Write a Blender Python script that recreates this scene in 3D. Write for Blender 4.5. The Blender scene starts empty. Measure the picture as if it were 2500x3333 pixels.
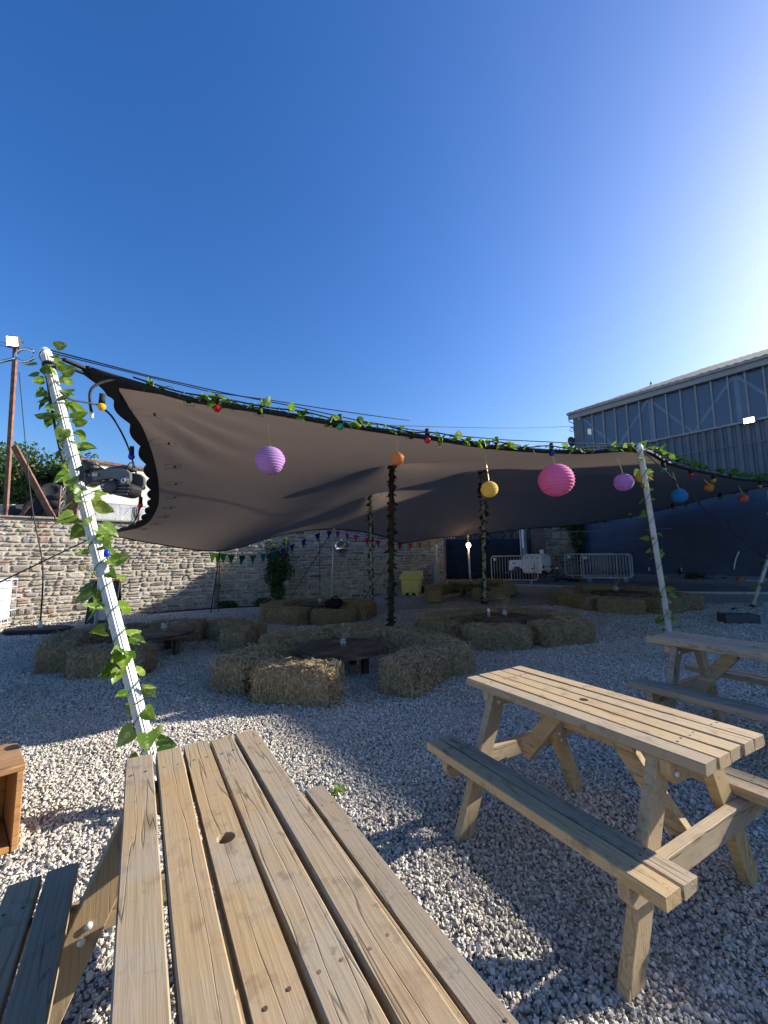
import bpy, bmesh, math, random
import numpy as np
from mathutils import Vector, Matrix, Quaternion, noise
random.seed(7); rng = np.random.default_rng(11)
PI = math.pi
scene = bpy.context.scene
COL = scene.collection

# ------------------------------------------------------------------ camera
F_PX, PITCH, ROLL, CAM_H = 1328.0, 0.1125, -0.011, 1.475
cp, sp = math.cos(PITCH), math.sin(PITCH)
FWD = Vector((0, cp, sp)); UP0 = Vector((0, -sp, cp)); RT0 = Vector((1, 0, 0))
RT = math.cos(ROLL) * RT0 + math.sin(ROLL) * UP0
UP = -math.sin(ROLL) * RT0 + math.cos(ROLL) * UP0
cam = bpy.data.cameras.new('camera')
cam.sensor_fit = 'HORIZONTAL'; cam.sensor_width = 36.0; cam.lens = 36.0 * F_PX / 2500.0
cam.clip_start = 0.05; cam.clip_end = 3000
camo = bpy.data.objects.new('camera', cam); COL.objects.link(camo)
M3 = Matrix((RT, UP, -FWD)).transposed()
camo.matrix_world = Matrix.Translation((0, 0, CAM_H)) @ M3.to_4x4()
scene.camera = camo

# ------------------------------------------------------------------ light
SUN_AZ, SUN_EL = math.radians(72.6), math.radians(24.6)
SUN = Vector((math.sin(SUN_AZ) * math.cos(SUN_EL), math.cos(SUN_AZ) * math.cos(SUN_EL), math.sin(SUN_EL)))
world = bpy.data.worlds.new('World'); scene.world = world; world.use_nodes = True
wn = world.node_tree.nodes; wl = world.node_tree.links
for n in list(wn): wn.remove(n)
sky = wn.new('ShaderNodeTexSky'); sky.sky_type = 'NISHITA'; sky.sun_disc = False
sky.sun_elevation = SUN_EL; sky.sun_rotation = SUN_AZ
sky.altitude = 50; sky.air_density = 1.2; sky.dust_density = 1.6; sky.ozone_density = 4.5
bg = wn.new('ShaderNodeBackground'); bg.inputs['Strength'].default_value = 0.098
wo = wn.new('ShaderNodeOutputWorld')
grade = wn.new('ShaderNodeHueSaturation'); grade.inputs['Hue'].default_value = .513; grade.inputs['Saturation'].default_value = 1.27
wl.new(sky.outputs[0], grade.inputs['Color']); wl.new(grade.outputs[0], bg.inputs[0]); wl.new(bg.outputs[0], wo.inputs[0])
sun = bpy.data.lights.new('sun', 'SUN'); sun.energy = 5.0; sun.angle = math.radians(0.53); sun.color = (1.0, 0.945, 0.86)
suno = bpy.data.objects.new('sun', sun); COL.objects.link(suno)
suno.rotation_euler = (-SUN).to_track_quat('-Z', 'Y').to_euler(); suno.location = SUN * 60
vs = scene.view_settings
vs.view_transform = 'Standard'; vs.look = 'None'; vs.gamma = 1.0; vs.use_curve_mapping = False; vs.exposure = 1.13
scene.cycles.max_bounces = 8; scene.cycles.transparent_max_bounces = 12
scene.cycles.use_denoising = True

# ------------------------------------------------------------------ helpers
def sm(t): t = min(1.0, max(0.0, t)); return t * t * (3 - 2 * t)
def gz(x, y):                                    # height of the yard: it climbs gently to the far right
    return .5 * sm((y - 9) / 8.5) * sm((x + 2) / 7) + .2 * sm((x - 9) / 4) * sm((y - 9) / 4) + .06 * sm((x - 1.4) / 1.4) * (1 - sm((y - 6) / 3))
def ray(u, v):
    return (RT * ((u - 1250) / F_PX) - UP * ((v - 1666.5) / F_PX) + FWD)
def at(u, v, y):                                 # the point seen at (u, v) that lies y metres in front
    d = ray(u, v); return Vector((0, 0, CAM_H)) + d * (y / d.y)
def on_ground(u, v, z0=0.0):
    z = z0; d = ray(u, v)
    for i in range(50):
        t = (z - CAM_H) / d.z; p = Vector((0, 0, CAM_H)) + d * t
        z = .5 * z + .5 * (z0 + gz(p.x, p.y))
    return p
def on_plane(p, q, u, v):                        # on the upright plane through p and q
    d = ray(u, v); e = q - p; n = Vector((e.y, -e.x, 0)); o = Vector((0, 0, CAM_H))
    return o + d * ((p - o).dot(n) / d.dot(n))

class MB:
    def __init__(s): s.v = []; s.f = []
    def add(s, vs, fs):
        o = len(s.v); s.v += [tuple(v) for v in vs]; s.f += [tuple(i + o for i in f) for f in fs]; return s
    def box(s, c, size, rot=None):
        x, y, z = (q / 2 for q in size)
        vs = [Vector((sx * x, sy * y, sz * z)) for sx in (-1, 1) for sy in (-1, 1) for sz in (-1, 1)]
        if rot is not None: vs = [rot @ v for v in vs]
        c = Vector(c)
        return s.add([v + c for v in vs], [(0, 1, 3, 2), (4, 6, 7, 5), (0, 4, 5, 1), (2, 3, 7, 6), (0, 2, 6, 4), (1, 5, 7, 3)])
    def bar(s, p, q, w, h, up=(0, 0, 1)):
        p, q = Vector(p), Vector(q); d = (q - p); L = d.length; d.normalize()
        x = d.cross(Vector(up))
        if x.length < 1e-4: x = d.cross(Vector((1, 0, 0)))
        x.normalize(); z = x.cross(d)
        R = Matrix((x, d, z)).transposed()
        return s.box((p + q) / 2, (w, L, h), R)
    def tube(s, pts, r, n=8, cap=True):
        pts = [Vector(p) for p in pts]; rs = r if isinstance(r, (list, tuple)) else [r] * len(pts)
        t0 = (pts[1] - pts[0]).normalized(); a = t0.orthogonal().normalized(); vs = []; fs = []
        for i, p in enumerate(pts):
            t = (pts[min(i + 1, len(pts) - 1)] - pts[max(i - 1, 0)])
            if t.length < 1e-9: t = t0
            t.normalize(); a = (a - t * a.dot(t))
            a = a.normalized() if a.length > 1e-6 else t.orthogonal().normalized()
            b = t.cross(a)
            for k in range(n):
                w = 2 * PI * k / n; vs.append(p + (a * math.cos(w) + b * math.sin(w)) * rs[i])
        for i in range(len(pts) - 1):
            for k in range(n):
                fs.append((i * n + k, i * n + (k + 1) % n, (i + 1) * n + (k + 1) % n, (i + 1) * n + k))
        if cap: fs.append(tuple(range(n - 1, -1, -1))); fs.append(tuple((len(pts) - 1) * n + k for k in range(n)))
        return s.add(vs, fs)
    def lathe(s, prof, n=16, c=(0, 0, 0), R=None):
        vs = []; fs = []; c = Vector(c)
        for (r, z) in prof:
            for k in range(n):
                w = 2 * PI * k / n; q = Vector((r * math.cos(w), r * math.sin(w), z))
                vs.append((R @ q if R is not None else q) + c)
        for i in range(len(prof) - 1):
            for k in range(n): fs.append((i * n + k, i * n + (k + 1) % n, (i + 1) * n + (k + 1) % n, (i + 1) * n + k))
        if prof[0][0] > 1e-5: fs.append(tuple(range(n - 1, -1, -1)))
        if prof[-1][0] > 1e-5: fs.append(tuple((len(prof) - 1) * n + k for k in range(n)))
        return s.add(vs, fs)
    def prism(s, poly, p0, ax, ay, az, th):      # polygon in the ax/ay plane, thickness th along az
        ax, ay, az, p0 = Vector(ax), Vector(ay), Vector(az), Vector(p0); n = len(poly)
        a = [p0 + ax * x + ay * y for x, y in poly]; b = [q + az * th for q in a]
        return s.add(a + b, [tuple(range(n - 1, -1, -1)), tuple(range(n, 2 * n))] + [(i, (i + 1) % n, n + (i + 1) % n, n + i) for i in range(n)])
    def mesh(s, name, mat=None, smooth=False, bevel=0):
        me = bpy.data.meshes.new(name); me.from_pydata(s.v, [], s.f); me.update()
        bm = bmesh.new(); bm.from_mesh(me); bmesh.ops.recalc_face_normals(bm, faces=bm.faces)
        if bevel: bmesh.ops.bevel(bm, geom=[e for e in bm.edges if len(e.link_faces) == 2 and e.calc_face_angle(0) > .5], offset=bevel, segments=1, affect='EDGES', profile=.6)
        bm.to_mesh(me); bm.free()
        if mat: me.materials.append(mat)
        if smooth: me.polygons.foreach_set('use_smooth', [True] * len(me.polygons))
        return me
    def build(s, name, mat=None, parent=None, smooth=False, bevel=0):
        return link(name, s.mesh(name, mat, smooth, bevel), parent)
def link(name, data, parent=None):
    o = bpy.data.objects.new(name, data); COL.objects.link(o)
    if parent is not None: o.parent = parent
    return o
def tag(o, label=None, cat=None, group=None, kind=None):
    if label: o['label'] = label
    if cat: o['category'] = cat
    if group: o['group'] = group
    if kind: o['kind'] = kind
    return o
def thing(name, label, cat, loc=(0, 0, 0), rz=0, group=None):
    o = link(name, None); o.location = loc; o.rotation_euler = (0, 0, rz); o.empty_display_size = .1
    return tag(o, label, cat, group)
def copy_tree(o, parent=None):
    c = o.copy(); COL.objects.link(c); c.parent = parent
    for ch in list(KIDS.get(o.name, [])): copy_tree(ch, c)
    return c
KIDS = {}
def remember(root):                              # children of a prototype, for copy_tree
    for o in list(COL.objects):
        if o.parent is not None: KIDS.setdefault(o.parent.name, [])
    for o in list(COL.objects):
        if o.parent is not None and o not in KIDS[o.parent.name]: KIDS[o.parent.name].append(o)
def curve_pts(pts, n):                           # Catmull-Rom through the points
    P = [Vector(p) for p in pts]; P = [P[0] * 2 - P[1]] + P + [P[-1] * 2 - P[-2]]; out = []
    segs = len(P) - 3
    for i in range(n + 1):
        t = i / n * segs; k = min(int(t), segs - 1); t -= k; a, b, c, d = P[k:k + 4]
        out.append(.5 * ((2 * b) + (c - a) * t + (2 * a - 5 * b + 4 * c - d) * t * t + (3 * b - a - 3 * c + d) * t ** 3))
    return out
def sag(p, q, s, n=14):
    p, q = Vector(p), Vector(q)
    return [p.lerp(q, i / n) - Vector((0, 0, s * 4 * (i / n) * (1 - i / n))) for i in range(n + 1)]

# ------------------------------------------------------------------ materials
class NT:
    def __init__(s, name):
        s.m = bpy.data.materials.new(name); s.m.use_nodes = True; s.t = s.m.node_tree; s.n = s.t.nodes; s.l = s.t.links
        s.b = s.n['Principled BSDF']; s.out = s.n['Material Output']
    def N(s, typ, **kw):
        n = s.n.new(typ)
        for k, v in kw.items():
            if k in n.inputs.keys(): n.inputs[k].default_value = v
            else: setattr(n, k, v)
        return n
    def L(s, a, b): s.l.new(a, b)
    def obj(s, scale=(1, 1, 1), off=True):
        tc = s.N('ShaderNodeTexCoord'); mp = s.N('ShaderNodeMapping'); mp.inputs['Scale'].default_value = scale
        if off:
            oi = s.N('ShaderNodeObjectInfo'); mu = s.N('ShaderNodeVectorMath', operation='SCALE'); mu.inputs['Scale'].default_value = 37.0
            cb = s.N('ShaderNodeCombineXYZ')
            for k in range(3): s.L(oi.outputs['Random'], cb.inputs[k])
            s.L(cb.outputs[0], mu.inputs[0]); s.L(mu.outputs[0], mp.inputs['Location'])
        s.L(tc.outputs['Object'], mp.inputs['Vector']); return mp.outputs[0]
    def noise(s, vec, scale, detail=4, rough=.55, dist=0):
        n = s.N('ShaderNodeTexNoise'); n.inputs['Scale'].default_value = scale; n.inputs['Detail'].default_value = detail
        n.inputs['Roughness'].default_value = rough; n.inputs['Distortion'].default_value = dist
        if vec is not None: s.L(vec, n.inputs['Vector'])
        return n.outputs['Fac']
    def ramp(s, fac, stops):
        r = s.N('ShaderNodeValToRGB'); e = r.color_ramp.elements
        while len(e) < len(stops): e.new(.5)
        for i, (p, c) in enumerate(stops): e[i].position = p; e[i].color = (*c, 1) if len(c) == 3 else c
        s.L(fac, r.inputs[0]); return r.outputs[0]
    def mix(s, fac, a, b, blend='MIX'):
        m = s.N('ShaderNodeMix', data_type='RGBA', blend_type=blend)
        for i, q in ((0, fac), (6, a), (7, b)):
            if isinstance(q, (int, float)): m.inputs[i].default_value = q
            elif isinstance(q, tuple): m.inputs[i].default_value = (*q, 1)
            else: s.L(q, m.inputs[i])
        return m.outputs[2]
    def math(s, op, a, b=0.0):
        m = s.N('ShaderNodeMath', operation=op)
        for i, q in ((0, a), (1, b)):
            if isinstance(q, (int, float)): m.inputs[i].default_value = q
            else: s.L(q, m.inputs[i])
        return m.outputs[0]
    def bump(s, h, st=.3, d=.01):
        b = s.N('ShaderNodeBump'); b.inputs['Strength'].default_value = st; b.inputs['Distance'].default_value = d
        s.L(h, b.inputs['Height']); s.L(b.outputs[0], s.b.inputs['Normal'])
    def col(s, c):
        if isinstance(c, tuple): s.b.inputs['Base Color'].default_value = (*c, 1)
        else: s.L(c, s.b.inputs['Base Color'])
    def set(s, rough=.6, metal=0.0, spec=.4):
        s.b.inputs['Roughness'].default_value = rough; s.b.inputs['Metallic'].default_value = metal
        s.b.inputs['Specular IOR Level'].default_value = spec; return s
    def translucent(s, c, f):
        t = s.N('ShaderNodeBsdfTranslucent'); m = s.N('ShaderNodeMixShader'); m.inputs[0].default_value = f
        if isinstance(c, tuple): t.inputs[0].default_value = (*c, 1)
        else: s.L(c, t.inputs[0])
        s.L(s.b.outputs[0], m.inputs[1]); s.L(t.outputs[0], m.inputs[2]); s.L(m.outputs[0], s.out.inputs[0])

def plain(name, c, rough=.6, metal=0, var=.15, nscale=9, bump=.0, spec=.4):
    t = NT(name); v = t.obj(); f = t.noise(v, nscale, 5)
    lo = tuple(q * (1 - var) for q in c); hi = tuple(min(1, q * (1 + var)) for q in c)
    t.col(t.ramp(f, [(.3, lo), (.7, hi)])); t.set(rough, metal, spec)
    if bump: t.bump(t.noise(v, nscale * 6, 4), bump, .004)
    return t.m
def emit(name, c, s):
    t = NT(name); t.b.inputs['Emission Color'].default_value = (*c, 1); t.b.inputs['Emission Strength'].default_value = s; t.col(c); return t.m

def wood(name, tones, grey=.35, axis='X'):
    t = NT(name); v = t.obj((1, 1, 1))
    if axis != 'X':                                  # grain along the piece's own length
        sx = t.N('ShaderNodeSeparateXYZ'); cb = t.N('ShaderNodeCombineXYZ'); t.L(v, sx.inputs[0]); o_ = {'Y': (1, 0, 2), 'Z': (2, 1, 0)}[axis]
        for i_ in range(3): t.L(sx.outputs[o_[i_]], cb.inputs[i_])
        v = cb.outputs[0]
    vs_ = t.N('ShaderNodeMapping'); vs_.inputs['Scale'].default_value = (1.6, 44, 44); t.L(v, vs_.inputs[0]); g = vs_.outputs[0]
    rings = t.N('ShaderNodeTexWave', wave_type='BANDS', bands_direction='Y', wave_profile='SAW')
    rings.inputs['Scale'].default_value = 1.3; rings.inputs['Distortion'].default_value = 7; rings.inputs['Detail'].default_value = 3; rings.inputs['Detail Scale'].default_value = .7
    w2 = t.N('ShaderNodeMapping'); w2.inputs['Scale'].default_value = (.7, 15, 15); t.L(v, w2.inputs[0]); t.L(w2.outputs[0], rings.inputs[0])
    fine = t.noise(g, 3.2, 6, .7, .4)
    base = t.ramp(fine, [(.25, tones[0]), (.5, tones[1]), (.78, tones[2])])
    c = t.mix(.42, base, t.ramp(rings.outputs['Fac'], [(.0, tones[2]), (.75, tones[1]), (1, tones[0])]))
    # knots
    kv = t.N('ShaderNodeMapping'); kv.inputs['Scale'].default_value = (3.0, 9, 9); t.L(v, kv.inputs[0])
    vo = t.N('ShaderNodeTexVoronoi', feature='F1'); vo.inputs['Scale'].default_value = 1.0; t.L(kv.outputs[0], vo.inputs[0])
    c = t.mix(t.math('MULTIPLY', t.ramp(vo.outputs['Distance'], [(.06, (1, 1, 1)), (.17, (0, 0, 0))]), .75), c, (tones[0][0] * .45, tones[0][1] * .38, tones[0][2] * .35))
    # weathering and stains
    big = t.noise(v, 5.0, 5, .6)
    c = t.mix(t.ramp(big, [(.42, (0, 0, 0)), (.68, (grey, grey, grey))]), c, (.28, .245, .195))
    st = t.noise(v, 13, 4, .65)
    c = t.mix(t.ramp(st, [(.56, (0, 0, 0)), (.72, (.6, .6, .6))]), c, (.11, .085, .062))
    sp2 = t.noise(v, 30, 3, .6); c = t.mix(t.ramp(sp2, [(.64, (0, 0, 0)), (.72, (.45, .45, .45))]), c, (.07, .055, .045))
    bl = t.noise(v, 2.3, 3, .5); c = t.mix(t.ramp(bl, [(.50, (0, 0, 0)), (.66, (.40, .40, .40))]), c, (.36, .23, .11))
    smp = t.N('ShaderNodeMapping'); smp.inputs['Scale'].default_value = (6, 17, 17); t.L(v, smp.inputs[0]); sn = t.noise(smp.outputs[0], 1.0, 3, .55, .6); c = t.mix(t.ramp(sn, [(.64, (0, 0, 0)), (.72, (.55, .55, .55))]), c, (.17, .105, .055))
    # long drying cracks
    ck = t.N('ShaderNodeMapping'); ck.inputs['Scale'].default_value = (.7, 11, 11); t.L(v, ck.inputs[0])
    cr = t.noise(ck.outputs[0], 1.0, 3, .5)
    crm = t.ramp(t.math('ABSOLUTE', t.math('SUBTRACT', cr, .5)), [(.0, (1, 1, 1)), (.009, (0, 0, 0))])
    c = t.mix(t.math('MULTIPLY', crm, .55), c, (.06, .045, .03))
    oi = t.N('ShaderNodeObjectInfo'); hs = t.N('ShaderNodeHueSaturation')
    t.L(t.math('ADD', t.math('MULTIPLY', oi.outputs['Random'], .3), .84), hs.inputs['Value'])
    t.L(t.math('ADD', t.math('MULTIPLY', oi.outputs['Random'], .35), .8), hs.inputs['Saturation'])
    t.L(c, hs.inputs['Color']); t.col(hs.outputs[0]); t.set(.72, 0, .3)
    t.bump(t.math('SUBTRACT', t.math('ADD', fine, t.math('MULTIPLY', rings.outputs['Fac'], .4)), t.math('MULTIPLY', crm, 1.0)), .45, .0022)
    return t.m

def build_materials():
    M = {}
    for ax in 'XYZ':
        k = '' if ax == 'X' else '_' + ax
        M['wood_new' + k] = wood('wood_new' + k, [(.31, .20, .09), (.44, .31, .158), (.54, .395, .22)], .22, ax)
        M['wood_worn' + k] = wood('wood_worn' + k, [(.18, .127, .072), (.285, .213, .13), (.37, .287, .183)], .65, ax)
        M['wood_grey' + k] = wood('wood_grey' + k, [(.24, .18, .115), (.35, .275, .185), (.45, .365, .255)], .5, ax)
    M['wood_box'] = wood('wood_box', [(.22, .095, .025), (.34, .16, .05), (.42, .22, .075)], .1)
    # gravel stones
    t = NT('gravel_stone'); oi = t.N('ShaderNodeObjectInfo'); r = oi.outputs['Random']
    c = t.ramp(r, [(0, (.32, .292, .245)), (.22, (.50, .458, .39)), (.5, (.63, .58, .495)), (.8, (.73, .68, .585)), (.9, (.52, .44, .34)), (1, (.82, .775, .685))])
    nf = t.noise(t.obj((1, 1, 1)), 1.6, 4); c = t.mix(.5, c, t.ramp(nf, [(.3, (.55, .55, .55)), (.7, (1, 1, 1))]), 'MULTIPLY')
    ge = t.N('ShaderNodeNewGeometry'); pn = t.noise(ge.outputs['Position'], .9, 5, .6); c = t.mix(.8, c, t.ramp(pn, [(.3, (.78, .75, .70)), (.62, (1, 1, 1))]), 'MULTIPLY'); t.col(c); t.set(.8, 0, .25); M['stone'] = t.m
    # gravel bed
    t = NT('gravel_bed'); v = t.obj((1, 1, 1), False)
    vo = t.N('ShaderNodeTexVoronoi', feature='F1'); vo.inputs['Scale'].default_value = 36; t.L(v, vo.inputs[0])
    v2 = t.N('ShaderNodeTexVoronoi', feature='F1'); v2.inputs['Scale'].default_value = 19; t.L(v, v2.inputs[0])
    sp_ = t.N('ShaderNodeSeparateColor'); t.L(vo.outputs['Color'], sp_.inputs[0])
    c = t.ramp(sp_.outputs[0], [(0, (.27, .245, .205)), (.4, (.50, .455, .385)), (.8, (.66, .605, .515)), (1, (.76, .70, .60))])
    c = t.mix(t.ramp(vo.outputs['Distance'], [(.35, (0, 0, 0)), (.75, (.8, .8, .8))]), c, (.20, .185, .16))
    bg_ = t.noise(v, .45, 4); c = t.mix(.6, c, t.ramp(bg_, [(.3, (.72, .72, .73)), (.7, (1, 1, 1))]), 'MULTIPLY')
    t.col(c); t.set(.85, 0, .25)
    t.bump(t.math('ADD', t.math('MULTIPLY', vo.outputs['Distance'], -1), t.math('MULTIPLY', v2.outputs['Distance'], -.7)), .9, .025); M['bed'] = t.m
    # tarmac
    t = NT('tarmac'); v = t.obj((1, 1, 1), False); a = t.noise(v, 1.1, 5); b = t.noise(v, 90, 2)
    c = t.mix(.5, t.ramp(a, [(.35, (.14, .14, .14)), (.65, (.24, .235, .23))]), t.ramp(b, [(.35, (.11, .11, .11)), (.7, (.30, .30, .29))]))
    t.col(c); t.set(.85); t.bump(b, .4, .006); M['tarmac'] = t.m
    M['rubble'] = plain('rubble', (.24, .225, .20), .9, 0, .45, 14, .6)
    M['kerb'] = plain('kerb_concrete', (.46, .45, .42), .85, 0, .2, 5, .3)
    # walling stone
    t = NT('wall_stone'); v = t.obj((1, 1, 1), False); at_ = t.N('ShaderNodeAttribute', attribute_name='tint')
    c = t.ramp(at_.outputs['Fac'], [(0, (.17, .155, .13)), (.15, (.31, .275, .22)), (.35, (.46, .39, .285)), (.5, (.34, .30, .235)), (.62, (.28, .265, .235)), (.8, (.52, .45, .335)), (.972, (.56, .51, .43)), (.985, (.38, .22, .155)), (1, (.40, .24, .17))])
    f1 = t.noise(v, 11, 6, .65); f2 = t.noise(v, 46, 4, .6)
    c = t.mix(.75, c, t.ramp(f1, [(.28, (.5, .49, .47)), (.72, (1.0, 1.0, 1.0))]), 'MULTIPLY')
    c = t.mix(t.ramp(f1, [(.58, (0, 0, 0)), (.75, (.55, .55, .55))]), c, (.46, .43, .36))
    t.col(c); t.set(.9, 0, .2); t.bump(t.math('ADD', f1, t.math('MULTIPLY', f2, .5)), .8, .02); M['walling'] = t.m
    M['mortar'] = plain('mortar', (.42, .375, .30), .95, 0, .25, 16, .6)
    # straw
    t = NT('straw'); v = t.obj((1, 1, 1)); f1 = t.noise(v, 18, 5, .7); f2 = t.noise(v, 3, 3)
    c = t.ramp(f1, [(.3, (.28, .195, .10)), (.5, (.48, .355, .20)), (.72, (.72, .56, .345))])
    c = t.mix(.6, c, t.ramp(f2, [(.3, (.55, .55, .5)), (.7, (1, 1, 1))]), 'MULTIPLY')
    t.col(c); t.set(.8, 0, .3); M['straw'] = t.m
    t = NT('straw_core'); v = t.obj((1, 1, 1)); m_ = t.N('ShaderNodeMapping'); m_.inputs['Scale'].default_value = (26, 26, 12); t.L(v, m_.inputs[0])
    f1 = t.noise(m_.outputs[0], 2.4, 6, .75, 1.2)
    t.col(t.ramp(f1, [(.3, (.125, .085, .04)), (.5, (.30, .215, .10)), (.7, (.54, .41, .215))])); t.set(.9, 0, .2); t.bump(f1, 1.0, .03); M['core'] = t.m
    M['twine'] = plain('twine', (.30, .25, .16), .9)
    # canopy
    t = NT('canopy_fabric'); v = t.obj((1, 1, 1), False); f1 = t.noise(v, 1.1, 5); f2 = t.noise(v, 160, 2)
    c = t.ramp(f1, [(.3, (.140, .111, .092)), (.7, (.178, .143, .119))]); t.col(c); t.set(.85, 0, .2)
    wv = t.noise(v, 3.5, 4, .6); t.bump(t.math('ADD', t.math('MULTIPLY', wv, 4), t.math('MULTIPLY', f2, .12)), .22, .02)
    t.translucent((.34, .26, .20), .18); M['canopy'] = t.m
    M['patch'] = plain('patch_fabric', (.20, .165, .145), .85, 0, .1, 20)
    M['hem'] = plain('hem_webbing', (.012, .012, .013), .8, 0, .2, 30)
    M['black'] = plain('black_plastic', (.018, .018, .02), .45, 0, .2, 12)
    M['darkgrey'] = plain('dark_grey_plastic', (.05, .05, .055), .5, 0, .2, 12)
    M['satin_grey'] = plain('satin_grey_plastic', (.10, .10, .105), .32, 0, .1, 12)
    M['screen'] = plain('grey_screen', (.28, .30, .30), .2)
    M['rope'] = plain('dark_rope', (.028, .026, .028), .85, 0, .3, 60)
    M['lightrope'] = plain('steel_wire', (.30, .31, .32), .5, .4)
    t = NT('pole_aluminium'); v = t.obj((1, 1, 1)); f = t.noise(v, 7, 5); t.col(t.ramp(f, [(.3, (.50, .48, .45)), (.7, (.66, .64, .61))])); t.set(.5, .25, .5); M['alu'] = t.m
    M['steel'] = plain('galvanised_steel', (.60, .61, .63), .5, .25, .15, 14)
    M['chrome'] = plain('bright_steel', (.75, .75, .76), .18, 1.0, .05)
    M['rust'] = plain('rusty_steel', (.17, .085, .055), .75, .2, .45, 7, .3)
    M['bark_pole'] = plain('dark_pole', (.065, .048, .038), .8, 0, .35, 9, .3)
    M['white'] = plain('white_paint', (.78, .78, .77), .4, 0, .06, 6)
    M['trailer'] = plain('white_trailer_paint', (.78, .83, .88), .35, 0, .1, 5)
    M['rubber'] = plain('rubber', (.022, .022, .023), .85, 0, .3, 20, .2)
    M['concrete'] = plain('concrete_block', (.30, .29, .27), .9, 0, .25, 8, .4)
    M['darkblock'] = plain('dark_concrete', (.075, .08, .085), .8, 0, .3, 14, .3)
    M['yellow'] = plain('yellow_plastic', (.74, .59, .17), .5, 0, .12, 5)
    M['cabinet'] = plain('grey_cabinet', (.26, .29, .30), .6, 0, .12, 6)
    M['scrim'] = plain('black_scrim', (.014, .018, .028), .8, 0, .35, 3, .3)
    M['brick'] = None
    for nm, a, b in (('brick', (.36, .17, .11), (.27, .10, .065)), ('brick_dark', (.16, .07, .05), (.10, .05, .04))):
        t = NT(nm); v = t.obj((1, 1, 1), False); mp = t.N('ShaderNodeMapping'); mp.inputs['Rotation'].default_value = (PI / 2, 0, 0); t.L(v, mp.inputs[0])
        bk = t.N('ShaderNodeTexBrick'); bk.inputs['Scale'].default_value = 1; bk.inputs['Brick Width'].default_value = .225; bk.inputs['Row Height'].default_value = .075; bk.inputs['Mortar Size'].default_value = .008
        bk.inputs['Color1'].default_value = (*a, 1); bk.inputs['Color2'].default_value = (*b, 1); bk.inputs['Mortar'].default_value = (.30, .27, .24, 1); t.L(mp.outputs[0], bk.inputs[0])
        c = t.mix(.5, bk.outputs['Color'], t.ramp(t.noise(v, 4, 5), [(.3, (.6, .6, .6)), (.7, (1, 1, 1))]), 'MULTIPLY'); t.col(c); t.set(.9); t.bump(bk.outputs['Fac'], -.4, .01); M[nm] = t.m
    t = NT('navy_brick'); v = t.obj((1, 1, 1), False); mp = t.N('ShaderNodeMapping'); mp.inputs['Rotation'].default_value = (PI / 2, 0, 0); t.L(v, mp.inputs[0])
    bk = t.N('ShaderNodeTexBrick'); bk.inputs['Scale'].default_value = 1; bk.inputs['Brick Width'].default_value = .225; bk.inputs['Row Height'].default_value = .075; bk.inputs['Mortar Size'].default_value = .008
    bk.inputs['Color1'].default_value = (.050, .072, .115, 1); bk.inputs['Color2'].default_value = (.060, .084, .130, 1); bk.inputs['Mortar'].default_value = (.044, .064, .102, 1); t.L(mp.outputs[0], bk.inputs[0])
    c = t.mix(.6, bk.outputs['Color'], t.ramp(t.noise(v, 1.3, 6, .6), [(.3, (.7, .7, .7)), (.75, (1.3, 1.3, 1.25))]), 'MULTIPLY'); t.col(c); t.set(.65, 0, .4); t.bump(bk.outputs['Fac'], -.5, .012); M['navy'] = t.m
    M['cladding'] = plain('grey_blue_cladding', (.115, .132, .155), .55, .0, .15, 2)
    M['fascia'] = plain('gutter_grey', (.28, .285, .28), .6, 0, .12, 4)
    t = NT('roof_sheet'); v = t.obj((1, 1, 1), False); f = t.noise(v, 2.2, 6, .7); t.col(t.ramp(f, [(.3, (.09, .08, .065)), (.5, (.15, .13, .105)), (.66, (.20, .165, .10)), (.8, (.12, .115, .105))])); t.set(.9); t.bump(f, .5, .02); M['roof'] = t.m
    t = NT('window_glass'); gl = t.N('ShaderNodeBsdfGlossy'); gl.inputs['Roughness'].default_value = .06; gl.inputs[0].default_value = (.8, .85, .9, 1)
    tr = t.N('ShaderNodeBsdfTransparent'); tr.inputs[0].default_value = (.74, .79, .84, 1); mx = t.N('ShaderNodeMixShader'); fr = t.N('ShaderNodeFresnel'); fr.inputs[0].default_value = 1.5
    dif = t.N('ShaderNodeBsdfDiffuse'); dif.inputs[0].default_value = (.30, .33, .36, 1); m2 = t.N('ShaderNodeMixShader'); m2.inputs[0].default_value = .2
    t.L(fr.outputs[0], mx.inputs[0]); t.L(tr.outputs[0], m2.inputs[1]); t.L(dif.outputs[0], m2.inputs[2]); t.L(m2.outputs[0], mx.inputs[1]); t.L(gl.outputs[0], mx.inputs[2]); t.L(mx.outputs[0], t.out.inputs[0]); M['glass'] = t.m
    M['truss'] = plain('pale_truss_paint', (.86, .87, .86), .6)
    M['inside'] = plain('interior_wall', (.13, .15, .175), .9)
    t = NT('jar_glass'); t.col((.85, .9, .88)); t.set(.08, 0, .5); t.b.inputs['Transmission Weight'].default_value = .85; M['jar'] = t.m
    t = NT('mirror'); t.col((.85, .86, .88)); t.set(.06, 1.0); M['mirror'] = t.m
    # leaves
    def leafmat(nm, a, b, vein, tr):
        t = NT(nm); tc = t.N('ShaderNodeTexCoord'); sx = t.N('ShaderNodeSeparateXYZ'); t.L(tc.outputs['Object'], sx.inputs[0])
        v = t.obj((1, 1, 1)); f = t.noise(v, 5, 4, .6, .6); oi = t.N('ShaderNodeObjectInfo')
        ax = t.math('ABSOLUTE', sx.outputs[0])
        s_ = t.math('SINE', t.math('MULTIPLY', t.math('SUBTRACT', sx.outputs[1], t.math('MULTIPLY', ax, .9)), 34))
        c = t.mix(oi.outputs['Random'], a, b)
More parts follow.
